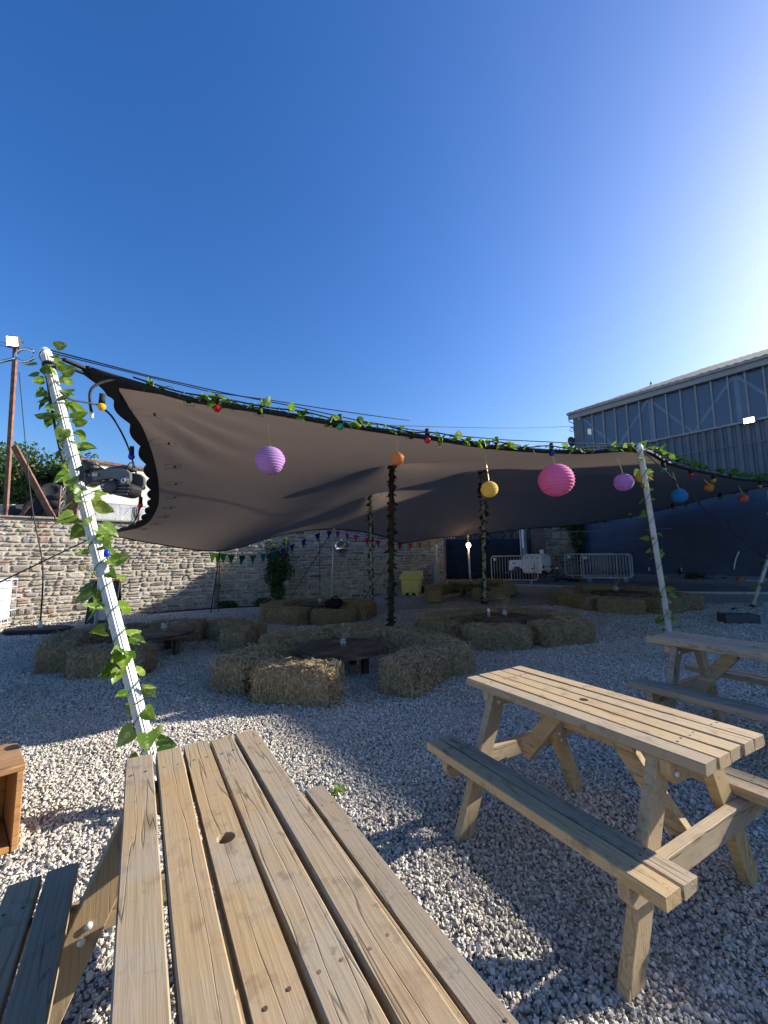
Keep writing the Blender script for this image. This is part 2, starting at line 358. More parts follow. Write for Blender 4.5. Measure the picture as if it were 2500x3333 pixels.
        vv = t.math('MULTIPLY', t.math('ADD', t.math('MULTIPLY', s_, .07), t.math('MULTIPLY', f, 1.15)), t.math('SUBTRACT', 1.25, t.math('MULTIPLY', ax, 3.0)))
        c = t.mix(t.ramp(vv, [(.56, (0, 0, 0)), (.80, (.8, .8, .8))]), c, vein)
        t.col(c); t.set(.38, 0, .45); t.translucent(c, tr); return t.m
    M['leaf'] = leafmat('pothos_leaf', (.045, .13, .010), (.17, .28, .02), (.42, .49, .09), .5)
    M['leaf_pale'] = leafmat('pale_leaf', (.11, .22, .03), (.25, .34, .05), (.56, .58, .28), .48)
    t = NT('foliage'); oi = t.N('ShaderNodeObjectInfo'); v = t.obj((1, 1, 1)); f = t.noise(v, .9, 3); f2 = t.noise(v, 9, 3)
    c = t.ramp(f2, [(.3, (.022, .050, .012)), (.52, (.050, .095, .022)), (.75, (.12, .17, .045))]); t.col(c); t.set(.55, 0, .3); t.translucent(c, .3); M['foliage'] = t.m
    M['foliage_dark'] = plain('dark_foliage', (.020, .045, .012), .6, 0, .5, 8)
    M['stem'] = plain('vine_stem', (.05, .11, .03), .6)
    M['dry'] = plain('dried_flowers', (.36, .30, .20), .9, 0, .4, 30)
    M['gold'] = plain('gold_ribbon', (.50, .38, .10), .35, .3)
    def paper(nm, c):
        t = NT(nm); v = t.obj((1, 1, 1)); f = t.noise(v, 6, 4); cc = t.mix(.25, c, t.ramp(f, [(.3, (.75, .75, .75)), (.7, (1, 1, 1))]), 'MULTIPLY'); t.col(cc); t.set(.8, 0, .2); t.translucent(cc, .38); return t.m
    for nm, c in dict(p_purple=(.52, .29, .60), p_orange=(.80, .32, .10), p_yellow=(.82, .60, .13), p_pink=(.82, .24, .46), p_blue=(.04, .30, .62), p_red=(.72, .20, .13)).items(): M[nm] = paper(nm, c)
    for nm, c in dict(b_red=(.75, .02, .015), b_green=(.03, .50, .22), b_yellow=(.85, .52, .01), b_blue=(.015, .05, .62)).items():
        t = NT(nm); t.col(c); t.set(.15, 0, .5); t.translucent(c, .35); M[nm] = t.m
    M['flood'] = emit('lit_lamp_glass', (1.0, .95, .86), 9.0)
    M['bulb_lit'] = emit('lit_bulb', (1.0, .70, .34), 9.0)
    M['tail'] = plain('tail_light_red', (.28, .015, .012), .3)
    M['render'] = None
    t = NT('stained_render'); v = t.obj((1, 1, 1), False); f = t.noise(v, .8, 6); m_ = t.N('ShaderNodeMapping'); m_.inputs['Scale'].default_value = (3, 3, .35); t.L(v, m_.inputs[0]); g = t.noise(m_.outputs[0], 1.4, 5, .65)
    c = t.mix(t.ramp(g, [(.5, (0, 0, 0)), (.75, (.7, .7, .7))]), t.ramp(f, [(.3, (.50, .485, .43)), (.7, (.62, .60, .54))]), (.27, .20, .12)); t.col(c); t.set(.9); M['render'] = t.m
    M['render_grey'] = plain('grey_render', (.33, .34, .34), .9, 0, .15, 3)
    M['table_dark'] = wood('table_dark', [(.030, .020, .015), (.060, .042, .032), (.095, .070, .055)], .3)
    M['orange'] = plain('orange_board', (.70, .22, .03), .6)
    M['poster'] = plain('pale_poster', (.55, .42, .36), .7)
    M['ibc'] = plain('white_tank_plastic', (.62, .70, .72), .4, 0, .1, 4)
    M['cloth'] = plain('black_cloth', (.006, .006, .007), .95)
    M['label'] = plain('paper_label', (.46, .42, .34), .8)
    M['can'] = plain('drink_can', (.52, .50, .52), .3, .6, .15, 30)
    M['bird'] = plain('bird_feathers', (.12, .11, .10), .8)
    return M
M = build_materials()

# ================================================================== SETTING
def set_ground():
    xs = sorted(set([-400, -200, -90, -45, -25] + [round(-16 + .5 * i, 2) for i in range(69)] + [24, 34, 60, 120, 250, 400]))
    ys = sorted(set([-400, -150, -50, -20, -8, -3] + [round(-1 + .5 * i, 2) for i in range(49)] + [27, 35, 60, 120, 250, 600]))
    vs = []; fs = []
    for y in ys:
        for x in xs: vs.append((x, y, gz(x, y)))
    n = len(xs)
    for j in range(len(ys) - 1):
        for i in range(n - 1): a = j * n + i; fs.append((a, a + 1, a + n + 1, a + n))
    me = bpy.data.meshes.new('ground'); me.from_pydata(vs, [], fs); me.materials.append(M['bed'])
    me.polygons.foreach_set('use_smooth', [True] * len(fs))
    tag(link('ground', me), 'pale gravel yard floor', kind='structure')
set_ground()

def stone_mesh(i):
    r = random.Random(100 + i); bm = bmesh.new()
    ax = (1.0, r.uniform(.62, .95), r.uniform(.42, .72))
    for k in range(16):
        d = Vector((r.gauss(0, 1), r.gauss(0, 1), r.gauss(0, 1))).normalized() * r.uniform(.8, 1.0)
        d = Vector((max(-.72, min(.72, d.x)), max(-.72, min(.72, d.y)), max(-.72, min(.72, d.z))))
        bm.verts.new((d.x * ax[0], d.y * ax[1], d.z * ax[2]))
    ret = bmesh.ops.convex_hull(bm, input=bm.verts)
    junk = [g for g in ret['geom_interior'] if isinstance(g, bmesh.types.BMVert)]
    bmesh.ops.delete(bm, geom=junk, context='VERTS')
    me = bpy.data.meshes.new('gravel_chip'); bm.to_mesh(me); bm.free(); me.materials.append(M['stone']); return me

def set_gravel():
    col = bpy.data.collections.new('gravel_chips')
    for i in range(8):
        o = bpy.data.objects.new('gravel_chip', stone_mesh(i)); col.objects.link(o)
    pts = []; scl = []
    def zone(y0, y1, dens, s0, s1, zmul):
        aw, mg = 1.02, .9
        n = int(dens * (aw * (y1 * y1 - y0 * y0) + 2 * mg * (y1 - y0)))
        y = rng.uniform(y0, y1, n * 3); y = y[rng.random(n * 3) < (aw * y + mg) / (aw * y1 + mg)][:n]; n = len(y); x = rng.uniform(-1, 1, n) * (aw * y + mg)
        s = rng.uniform(s0, s1, n) * np.where(rng.random(n) < .06, 1.5, 1.0)
        return np.stack([x, y, s], 1)
    Z = np.concatenate([zone(.1, 2.2, 8600, .0068, .0138, 0), zone(2.2, 4.2, 6000, .008, .0155, 0), zone(4.2, 7, 3100, .0105, .018, 0), zone(7, 11.5, 1000, .016, .026, 0)])
    # kerb side and bale shadows do not matter: chips simply lie everywhere in the yard in front of the edging
    keep = (Z[:, 1] < 15.0 - .35 * np.maximum(0, Z[:, 0] - 5.0)) & (Z[:, 0] > -10)
    Z = Z[keep]; n = len(Z)
    co = np.zeros((n, 3)); co[:, 0] = Z[:, 0]; co[:, 1] = Z[:, 1]
    co[:, 2] = [gz(a, b) for a, b in Z[:, :2]]; co[:, 2] += Z[:, 2] * rng.uniform(.0, .7, n) + .005 * (1 + np.sin(co[:, 0] * 5.1 + 1.3 * np.sin(co[:, 1] * 3.7)))
    me = bpy.data.meshes.new('gravel'); me.vertices.add(n); me.vertices.foreach_set('co', co.ravel())
    a = me.attributes.new('rot', 'FLOAT_VECTOR', 'POINT'); rot = np.stack([rng.normal(0, .75, n), rng.normal(0, .75, n), rng.uniform(0, 6.28, n)], 1); a.data.foreach_set('vector', rot.ravel().astype(np.float32))
    a = me.attributes.new('size', 'FLOAT', 'POINT'); a.data.foreach_set('value', Z[:, 2].astype(np.float32))
    a = me.attributes.new('pick', 'INT', 'POINT'); a.data.foreach_set('value', rng.integers(0, 8, n).astype(np.int32))
    o = tag(link('gravel', me), 'loose pale grey limestone chippings covering the yard', 'gravel', kind='stuff')
    ng = bpy.data.node_groups.new('scatter_chips', 'GeometryNodeTree')
    ng.interface.new_socket('Geometry', in_out='INPUT', socket_type='NodeSocketGeometry'); ng.interface.new_socket('Geometry', in_out='OUTPUT', socket_type='NodeSocketGeometry')
    N = ng.nodes; gi = N.new('NodeGroupInput'); go = N.new('NodeGroupOutput'); ip = N.new('GeometryNodeInstanceOnPoints'); ci = N.new('GeometryNodeCollectionInfo')
    ci.inputs['Collection'].default_value = col; ci.inputs['Separate Children'].default_value = True; ci.inputs['Reset Children'].default_value = True
    def attr(nm, ty): q = N.new('GeometryNodeInputNamedAttribute'); q.data_type = ty; q.inputs['Name'].default_value = nm; return [s for s in q.outputs if s.enabled and s.name == 'Attribute'][0]
    m2p = N.new('GeometryNodeMeshToPoints')
    ng.links.new(gi.outputs[0], m2p.inputs['Mesh']); ng.links.new(m2p.outputs[0], ip.inputs['Points']); ng.links.new(ci.outputs[0], ip.inputs['Instance'])
    ip.inputs['Pick Instance'].default_value = True
    ng.links.new(attr('pick', 'INT'), ip.inputs['Instance Index'])
    e2r = N.new('FunctionNodeEulerToRotation'); ng.links.new(attr('rot', 'FLOAT_VECTOR'), e2r.inputs[0]); ng.links.new(e2r.outputs[0], ip.inputs['Rotation'])
    ng.links.new(attr('size', 'FLOAT'), ip.inputs['Scale']); ng.links.new(ip.outputs[0], go.inputs[0])
    md = o.modifiers.new('scatter', 'NODES'); md.node_group = ng
set_gravel()

# tarmac lane behind the concrete edging
EDGE = [Vector((2.5, 15.75, 0)), Vector((4.9, 15.24, 0)), Vector((6.44, 14.75, 0)), Vector((9.79, 13.15, 0)), Vector((11.4, 12.35, 0)), Vector((16, 10.0, 0)), Vector((22, 6.9, 0))]
def set_lane():
    vs = []; fs = []; N = 60; Kk = 14
    e = curve_pts(EDGE, N)
    for i, p in enumerate(e):
        for k in range(Kk + 1):
            q = p + Vector((.52, .85, 0)) * (k * .75); vs.append((q.x, q.y, gz(q.x, q.y) + .012))
    for i in range(N):
        for k in range(Kk): a = i * (Kk + 1) + k; fs.append((a, a + Kk + 1, a + Kk + 2, a + 1))
    me = bpy.data.meshes.new('road'); me.from_pydata(vs, [], fs); me.materials.append(M['tarmac']); tag(link('road', me), 'strip of worn tarmac behind the gravel', kind='structure')
    m = MB()
    for i in range(0, N - 1, 2):
        p, q = e[i], e[i + 2]; p = p + Vector((0, 0, gz(p.x, p.y) + .01)); q = q + Vector((0, 0, gz(q.x, q.y) + .01)); m.bar(p, p.lerp(q, .985), .10, .09)
    tag(m.build('kerb', M['kerb'], bevel=.006), 'pale concrete edging between gravel and tarmac', kind='structure')
set_lane()

# ------------------------------------------------------------------ rubble stone wall on the left
W0, WS, W1 = Vector((-11.6, 7.62, 0)), Vector((-5.35, 13.0, 0)), Vector((2.35, 16.3, 0)); WH = 2.55
WD = (WS - W0).normalized(); WN = Vector((WD.y, -WD.x, 0)); WLEN = (WS - W0).length
def rough_stone(r, x0, x1, z0, z1, proud, tint):
    # local x along the wall, -y out of the face
    jx, jz = min(.034, (x1 - x0) * .17), min(.024, (z1 - z0) * .22)
    J = lambda s: r.uniform(-s, s)
    out = []; c = [(x0, z0), (x1, z0), (x1, z1), (x0, z1)]
    mid = [((x0 + x1) / 2 + J(jx * 2), z0 + abs(J(jz))), (x1 - abs(J(jx)), (z0 + z1) / 2 + J(jz)), ((x0 + x1) / 2 + J(jx * 2), z1 - abs(J(jz))), (x0 + abs(J(jx)), (z0 + z1) / 2 + J(jz))]
    ring = []
    for k in range(4): a = c[k]; ring.append((a[0] + (jx if k in (0, 3) else -jx) * r.uniform(.1, 1.4), a[1] + (jz if k < 2 else -jz) * r.uniform(.1, 1.4))); ring.append(mid[k])
    ring = ring; cx_, cz_ = (x0 + x1) / 2, (z0 + z1) / 2
    vs = [(x, .03, z) for x, z in ring] + [(x, -proud * r.uniform(.35, .75), z) for x, z in ring]
    vs += [(cx_ + (x - cx_) * r.uniform(.72, .88), -proud * r.uniform(.85, 1.25), cz_ + (z - cz_) * r.uniform(.66, .85)) for x, z in ring] + [(cx_ + J(.02), -proud * r.uniform(.95, 1.3), cz_ + J(.01))]
    fs = []
    for b in (0, 8):
        for k in range(8): fs.append((b + k, b + (k + 1) % 8, b + 8 + (k + 1) % 8, b + 8 + k))
    for k in range(8): fs.append((16 + k, 16 + (k + 1) % 8, 24))
    return vs, fs, tint
def stone_mesh_from(list_, name):
    vs = []; fs = []; tint = []
    for v, f, t in list_:
        o = len(vs); vs += v; fs += [tuple(i + o for i in q) for q in f]; tint += [t] * len(v)
    me = bpy.data.meshes.new(name); me.from_pydata(vs, [], fs)
    at_ = me.attributes.new('tint', 'FLOAT', 'POINT'); at_.data.foreach_set('value', np.array(tint, np.float32)); me.materials.append(M['walling'])
    return me
def courses(r, x0, x1, z0, z1, hmin, hmax, lmin, lmax, gap):
    z = z0; out = []
    while z < z1 - .03:
        hh = r.uniform(hmin, hmax) if r.random() > .35 else r.uniform(hmax, hmax * 1.7)
        if z + hh > z1 - .05: hh = z1 - z
        x = x0 - r.uniform(0, lmax)
        while x < x1:
            L = (lmin + (lmax - lmin) * r.random() ** 1.6) * (1.25 if hh > hmax else 1)
            a, b = max(x, x0), min(x + L, x1)
            if b - a > .04:
                if hh > hmax * .95 and r.random() < .62: s = hh * r.uniform(.32, .68); out.append((a, b - gap, z, z + s - gap * .7)); out.append((a, b - gap, z + s, z + hh - gap))
                else: out.append((a, b - gap, z + r.uniform(0, .012), z + hh - gap + r.uniform(-.006, .008)))
            x += L
        z += hh
    return out
def wall_run(r, p, q, label, hmin, hmax, lmin, lmax, nbig, end_seen):
    d = (q - p).normalized(); L = (q - p).length; t = thing('stone_wall', label, 'wall', p, math.atan2(d.y, d.x))
    MB().box((L / 2, .20, WH / 2), (L, .40, WH)).build('mortar', M['mortar'], t); st = []
    for (x0, x1, z0, z1) in courses(r, 0, L, .0, WH, hmin, hmax, lmin, lmax, .017):
        v, f, tint = rough_stone(r, x0, x1, z0, z1, r.uniform(.012, .036), r.random()); v = [(a, b - .002, c) for a, b, c in v]
        c = p + d * ((x0 + x1) / 2); seen = c.x > -.945 * c.y - .15; st.append((seen, (x1 - x0) * (z1 - z0) / (c.x ** 2 + c.y ** 2), (v, f, tint)))
    if end_seen:                                     # quoins on the open end
        z = 0
        while z < WH - .05:
            hh = min(r.uniform(.12, .24), WH - z); v, f, tint = rough_stone(r, 0, .40, z, z + hh - .018, .03, r.uniform(.4, .99)); st.append((True, .001, ([(L - b, .40 - a, c) if False else (L - b - .004, a, c) for a, b, c in v], f, tint))); z += hh
    order = sorted(range(len(st)), key=lambda i: (-st[i][0], -st[i][1])); big = set(order[:nbig])
    for i in big: link('stone', stone_mesh_from([st[i][2]], 'stone'), t)
    tag(link('rubble', stone_mesh_from([st[i][2] for i in range(len(st)) if i not in big], 'rubble'), t), 'smaller and farther stones of the wall', kind='stuff')
    x = 0
    m = MB()
    while x < L - .1:
        k = min(r.uniform(.25, .6), L - x); m.box((x + k / 2, .17, WH + .025), (k - .012, .50 + r.uniform(-.04, .04), .055 + r.uniform(-.012, .012))); x += k
    o = m.build('coping', M['walling'], t, bevel=.008); tag(o, kind='stuff')
    a_ = o.data.attributes.new('tint', 'FLOAT', 'POINT'); a_.data.foreach_set('value', np.full(len(o.data.vertices), .5, np.float32))
r_ = random.Random(5)
wall_run(r_, W0, WS, 'sunlit rubble stone wall on the left of the yard', .06, .125, .11, .34, 300, True)
wall_run(r_, WS + Vector((-.25, .35, 0)), W1, 'shaded rubble stone wall under the back edge of the tent', .065, .13, .12, .38, 300, False)

# ground behind the wall stands level with its top
def raised_yard():
    b = Vector((-WN.x, -WN.y, 0)); p0 = W0 + b * .45 - WD * 14; p1 = W0 + b * .45 + WD * 8.6; m = MB()
    m.add([p0, p1, p1 + b * 26, p0 + b * 26] + [q + Vector((0, 0, WH - .08)) for q in (p0, p1, p1 + b * 26, p0 + b * 26)], [(0, 1, 5, 4), (1, 2, 6, 5), (2, 3, 7, 6), (3, 0, 4, 7), (4, 5, 6, 7)])
    tag(m.build('terrain', M['rubble']), 'raised ground behind the stone wall', kind='structure')
raised_yard()

# ------------------------------------------------------------------ foliage
def leaf_cloud(name, mat, parent, blobs, n, size, seed, quad=True):
    r = np.random.default_rng(seed); vs = []; fs = []
    tot = sum(b[3] * b[4] * b[5] for b in blobs)
    for (cx_, cy_, cz_, rx, ry, rz) in blobs:
        k = max(30, int(n * rx * ry * rz / tot))
        d = r.normal(size=(k, 3)); d /= np.linalg.norm(d, axis=1)[:, None]; rad = r.uniform(.25, 1.08, k) ** .5
        p = d * rad[:, None] * np.array([rx, ry, rz]) + np.array([cx_, cy_, cz_])
        a = r.normal(size=(k, 3)); a /= np.linalg.norm(a, axis=1)[:, None]; b = np.cross(a, r.normal(size=(k, 3))); b /= np.linalg.norm(b, axis=1)[:, None]
        s = r.uniform(.6, 1.3, k)[:, None] * size; o = len(vs)
        q = np.stack([p - a * s, p + b * s * .45, p + a * s, p - b * s * .45], 1).reshape(-1, 3)
        vs += [tuple(x) for x in q]; fs += [(o + 4 * i, o + 4 * i + 1, o + 4 * i + 2, o + 4 * i + 3) for i in range(k)]
    me = bpy.data.meshes.new(name); me.from_pydata(vs, [], fs); me.materials.append(mat); return link(name, me, parent)
def tree(label, loc, h, rx, blobs_n, n, size, seed, cat='tree', name='broadleaf_tree', group=None):
    r = random.Random(seed); t = thing(name, label, cat, loc, 0, group); bl = []
    for i in range(blobs_n):
        a = r.uniform(0, 6.28); q = r.uniform(0, .8) * rx; z = r.uniform(.28, .88) * h
        s = r.uniform(.26, .48) * rx; bl.append((q * math.cos(a), q * math.sin(a), z, s, s, s * r.uniform(.6, .9)))
    leaf_cloud('crown', M['foliage'], t, bl, n, size, seed)
    m = MB(); m.tube([(0, 0, 0), (.05, .02, h * .3), (0, .05, h * .6), (.05, 0, h * .85)], [.14, .11, .07, .02], 8)
    for b in bl[::2]: m.tube([(.02, .02, h * .3), (b[0] * .5, b[1] * .5, (h * .3 + b[2]) / 2), b[:3]], [.06, .04, .012], 5)
    m.build('trunk', M['bark_pole'], t); return t
zt = WH - .1
for i, (u, y, h, rx, lab) in enumerate([(-40, 17.0, 3.9, 2.5, 'bushy green tree at the left edge behind the rusty post'), (95, 16.2, 3.8, 2.2, 'green tree behind the rusty diagonal brace'), (215, 17.5, 3.9, 2.0, 'leafy tree behind the white vine wrapped pole'), (300, 21.5, 4.0, 2.0, 'tree top rising over the left end of the rendered building'), (445, 24.0, 4.4, 1.8, 'tree top peeking over the rendered building beside the tent edge')]):
    p = at(u, 1640, y); tree(lab, (p.x, p.y, zt), h, rx, 16, 6500, .085, 40 + i, group='trees behind the stone wall')

# ------------------------------------------------------------------ things behind the wall
def rendered_building():
    a = at(262, 1500, 15.2); b = at(640, 1530, 18.6); d = Vector((b.x - a.x, b.y - a.y, 0)); L = d.length
    t = thing('rendered_building', 'low building with stained cream render behind the wall', 'building', (a.x, a.y, zt), math.atan2(d.y, d.x))
    H = a.z - zt
    m = MB(); m.box((L / 2, 2, H * .73), (L, 4, H * .54)); m.build('upper_wall', M['render'], t)
    m = MB(); m.box((L / 2, 2.02, H * .23), (L - .01, 4, H * .458)); m.build('lower_wall', M['render_grey'], t)
    m = MB(); m.box((L / 2, 2, H + .05), (L + .16, 4.2, .10)); m.build('roof_edge', M['rust'], t)
    m = MB(); m.box((2.05, -.05, H * .23), (.09, .06, H * .44)); m.build('downpipe', M['rust'], t)
    m = MB(); m.box((2.75, -.02, .36), (.62, .05, .6)); m.build('hatch', M['cabinet'], t)
rendered_building()
def razor_wire():
    t = thing('razor_wire', 'coiled razor wire along the wall top by the rendered building', 'wire')
    a = W0 + WD * 4.3 + Vector((-WN.x, -WN.y, 0)) * .8; b = W0 + WD * 8.2 + Vector((-WN.x, -WN.y, 0)) * .8
    for k, (rr, zz, tu) in enumerate(((.34, WH + .62, 14), (.30, WH + .28, 17))):
        pts = []; n = tu * 14; d = WD
        for i in range(n + 1):
            w = i / n * tu * 2 * PI; p = a.lerp(b, i / n) + Vector((0, 0, zz)) + Vector((-WN.x, -WN.y, 0)) * rr * math.cos(w) + Vector((0, 0, 1)) * rr * math.sin(w) + d * .08 * math.sin(w * 1.7); pts.append(p)
        m = MB(); m.tube(pts, .006, 4); m.build('coil', M['steel'], t)
    for s in (0, 1.9, 3.8):
        p = a + WD * s; m = MB(); m.bar(p + Vector((0, 0, WH - .1)), p + Vector((0, 0, WH + 1.0)), .04, .04); m.build('stake', M['rust'], t)
razor_wire()
def steel_frame():
    b = at(18, 1672, 10.9); top = at(52, 1095, 10.9); b.z = WH - .05
    t = thing('steel_post', 'tall rusty steel post with diagonal braces on the wall', 'post', (b.x, b.y, b.z))
    up = Vector((top.x - b.x, 0, top.z - b.z)); m = MB(); m.bar((0, 0, 0), up, .11, .05, (0, 1, 0)); m.bar((0, .045, 0), up + Vector((0, .045, 0)), .02, .09, (0, 1, 0)); m.build('shaft', M['rust'], t, bevel=.004)
    a = at(46, 1452, 10.85) - b; e = at(172, 1686, 10.85) - b; m = MB(); m.bar(a, e, .15, .06, (0, 1, 0)); m.build('brace', M['rust'], t)
    a = at(107, 1625, 10.8) - b; e = at(66, 1684, 10.8) - b; m = MB(); m.bar(a, e, .09, .05, (0, 1, 0)); m.build('brace', M['rust'], t)
    for u in (224, 243):
        a = at(u, 1590, 10.9) - b; e = at(u - 3, 1686, 10.9) - b; m = MB(); m.bar(a, e, .10 if u < 230 else .2, .06, (0, 1, 0)); m.build('stub', M['rust'], t)
    fl = thing('floodlight', 'lit floodlight on top of the rusty steel post', 'floodlight', at(42, 1113, 10.7))
    R = Matrix.Rotation(math.radians(16), 3, 'X') @ Matrix.Rotation(math.radians(-10), 3, 'Z') @ Matrix.Rotation(math.radians(8), 3, 'Y')
    m = MB(); m.box((0, .04, 0), (.40, .09, .30), R); m.build('housing', M['black'], fl, bevel=.01)
    m = MB(); m.box(R @ Vector((-.01, -.012, .015)), (.35, .012, .23), R); m.build('lamp_glass', M['flood'], fl)
    m = MB(); m.bar((0, .09, -.1), (.08, .2, -.15), .04, .03); m.build('bracket', M['black'], fl); m = MB(); m.bar((.02, .1, .05), (.1, .2, .1), .03, .03); m.build('stay', M['black'], fl)
    m = MB(); m.tube(curve_pts([(-.2, .03, -.05), (-.34, 0, .0), (-.36, 0, -.08), (-.18, .05, -.12)], 10), .008, 5); m.build('cable', M['black'], fl)
steel_frame()
def tyre(c, R_, rm, rot, parent):
    m = MB(); prof = []
    for k in range(13):
        w = -2.3 + 4.6 * k / 12; prof.append((R_ - rm + rm * math.cos(w), rm * 1.15 * math.sin(w)))
    m.lathe(prof[::-1], 22, c, rot)
    return m.build('tyre', M['rubber'], parent, True)
def tyres():
    r = random.Random(3)
    lab = ['old tyre lying flat, lowest of the pile behind the wall', 'old tyre second from the bottom of the pile', 'old tyre third in the pile behind the brace', 'old tyre leaning upright at the left of the pile', 'old tyre on top of the pile behind the wall', 'old tyre half hidden behind the rusty post foot']
    for i, (u, v, y, tx, ty) in enumerate([(190, 1672, 11.5, .1, .0), (188, 1648, 11.5, -.12, .1), (192, 1624, 11.55, .15, -.1), (120, 1655, 11.7, 1.2, .2), (165, 1605, 11.8, 1.0, .35), (70, 1668, 11.8, .5, .4)]):
        p = at(u, v, y); o = tyre((0, 0, 0), .34, .11, Matrix.Rotation(tx, 3, 'X') @ Matrix.Rotation(ty, 3, 'Y'), None); o.location = p; o.name = 'old_tyre'
        tag(o, lab[i], 'tyre', 'old tyres behind the wall')
    p = at(30, 1640, 12.6); m = MB(); m.box((0, 0, .3), (.6, .4, 1.0)); o = m.build('concrete_block', M['concrete'], bevel=.03); o.location = (p.x, p.y, WH - .1); tag(o, 'upright concrete block behind the rusty post', 'block')
tyres()

# ------------------------------------------------------------------ warehouse on the right
CORN = Vector((9.0, 18.6, 0)); WDIR = Vector((.615, -.788, 0)).normalized(); WLONG = 34.0
def warehouse():
    t = thing('warehouse', 'large dark blue warehouse with a long glazed band under its roof', 'warehouse', CORN, math.atan2(WDIR.y, WDIR.x))
    EAVE, GT, GB, CB = 8.15, 7.86, 6.08, 4.15
    m = MB(); m.box((WLONG / 2, .25, CB / 2), (WLONG, .5, CB)); m.build('brick_wall', M['navy'], t)
    m = MB(); m.box((WLONG / 2, 13.8, 4.0), (WLONG, .3, 8.0)); m.box((.15, 7.1, 4.0), (.3, 13.0, 8.0)); m.box((WLONG - .15, 7.1, 4.0), (.3, 13.0, 8.0)); m.build('outer_wall', M['navy'], t)
    # corrugated cladding: real ribs
    vs = []; fs = []; x = 0.0; prof = []
    while x < 26: prof += [(x, -.06), (x + .11, -.06), (x + .14, .0), (x + .22, .0), (x + .25, -.06)]; x += .25
    for (a, b) in prof: vs.append((a, b - .02, CB - .12)); vs.append((a, b - .02, GB - .07))
    for i in range(len(prof) - 1): fs.append((2 * i, 2 * i + 2, 2 * i + 3, 2 * i + 1))
    me = bpy.data.meshes.new('cladding'); me.from_pydata(vs, [], fs); me.materials.append(M['cladding']); link('cladding', me, t)
    m = MB(); m.box((WLONG / 2, .17, (CB + GB) / 2), (WLONG, .26, GB - CB)); m.build('inner_lining', M['inside'], t)
    m = MB(); m.box((13, -.10, GB - .03), (26, .10, .07)); m.build('sill', M['fascia'], t)
    m = MB(); m.box((13, -.085, 5.30), (26, .02, .05)); m.build('rail', M['cladding'], t)
    m = MB(); m.box((.16, .0, (GB + GT) / 2), (.36, .16, GT - GB)); m.build('corner_panel', M['cladding'], t)
    k = 0; P = .482
    for k in range(28):
        x = .35 + P * k; m = MB(); m.box((x, -.02, (GB + GT) / 2), (.045, .07, GT - GB)); m.build('mullion', M['fascia'], t)
        m = MB(); m.box((x + P / 2, .02, (GB + GT) / 2), (P - .03, .008, GT - GB - .01)); m.build('pane', M['glass'], t)
    m = MB()                                           # roof truss seen through the glass
    for i in range(5):
        x0 = .35 + i * 2.75; m.bar((x0, .12, GT), (x0 + 1.35, .12, GB + .05), .09, .07, (0, 1, 0)); m.bar((x0 + 1.42, .12, GB + .05), (x0 + 2.7, .12, GT), .09, .07, (0, 1, 0))
        m.bar((x0 + 2.75, .20, GB), (x0 + 2.75, .20, GT), .13, .06, (0, 1, 0))
    m.build('truss', M['truss'], t)
    m = MB(); m.box((5.95, .3, (GB + GT) / 2), (.42, .14, GT - GB)); m.build('column', M['concrete'], t)
    m = MB(); m.box((WLONG / 2, .8, 6.9), (WLONG - .8, .1, 2.3)); m.box((WLONG / 2, .4, GT + .12), (WLONG - .8, .7, .06)); m.build('partition', M['inside'], t)
    m = MB(); m.box((WLONG / 2 - .05, -.12, (EAVE + GT) / 2), (WLONG + .3, .12, EAVE - GT)); m.box((WLONG / 2 - .05, -.22, EAVE - .04), (WLONG + .34, .12, .10)); m.build('gutter', M['fascia'], t)
    m = MB(); m.box((.28, -.10, GT - .06), (.09, .08, .14)); m.build('vent_box', M['fascia'], t)
    # hipped roof of corrugated sheets
    z0, z1, yr, hip = EAVE + .02, EAVE + 2.84, 6.8, 3.4; vs = []; fs = []; n = 200
    def roofz(x, y): return z0 + (z1 - z0) * min(1, max(0, min((y + .25) / (yr + .25), (x + .15) / hip, (WLONG + .15 - x) / hip)))
    X = [-.15 + (20.15) * i / 240 for i in range(241)] + [20 + i for i in range(1, 15)] + [WLONG + .15]; Y = [-.25, .4, 1.2, 2.4, 4, 5.4, yr]
    for i, x in enumerate(X):
        for y in Y: vs.append((x, y, roofz(x, y) + (.022 * (i % 3 == 1) if i < 241 else 0)))
    for i in range(len(X) - 1):
        for j in range(len(Y) - 1): a = i * len(Y) + j; fs.append((a, a + len(Y), a + len(Y) + 1, a + 1))
    o = len(vs); vs += [(-.15, 13.9, z0), (hip, yr, z1), (WLONG - hip, yr, z1), (WLONG + .15, 13.9, z0), (-.15, yr, z0), (WLONG + .15, yr, z0)]
    fs += [(o, o + 1, o + 2, o + 3)]
    me = bpy.data.meshes.new('roof'); me.from_pydata(vs, [], fs); me.materials.append(M['roof']); link('roof', me, t)
    # drain pipes and pale marks on the wall
    return t
WT = warehouse()
def wh(x, y, z): return CORN + WDIR * x + Vector((-WDIR.y, WDIR.x, 0)) * y + Vector((0, 0, z))
WROT = math.atan2(WDIR.y, WDIR.x)
def on_wh(u, v, off=-.03):
    return on_plane(wh(0, off, 0), wh(5, off, 0), u, v)
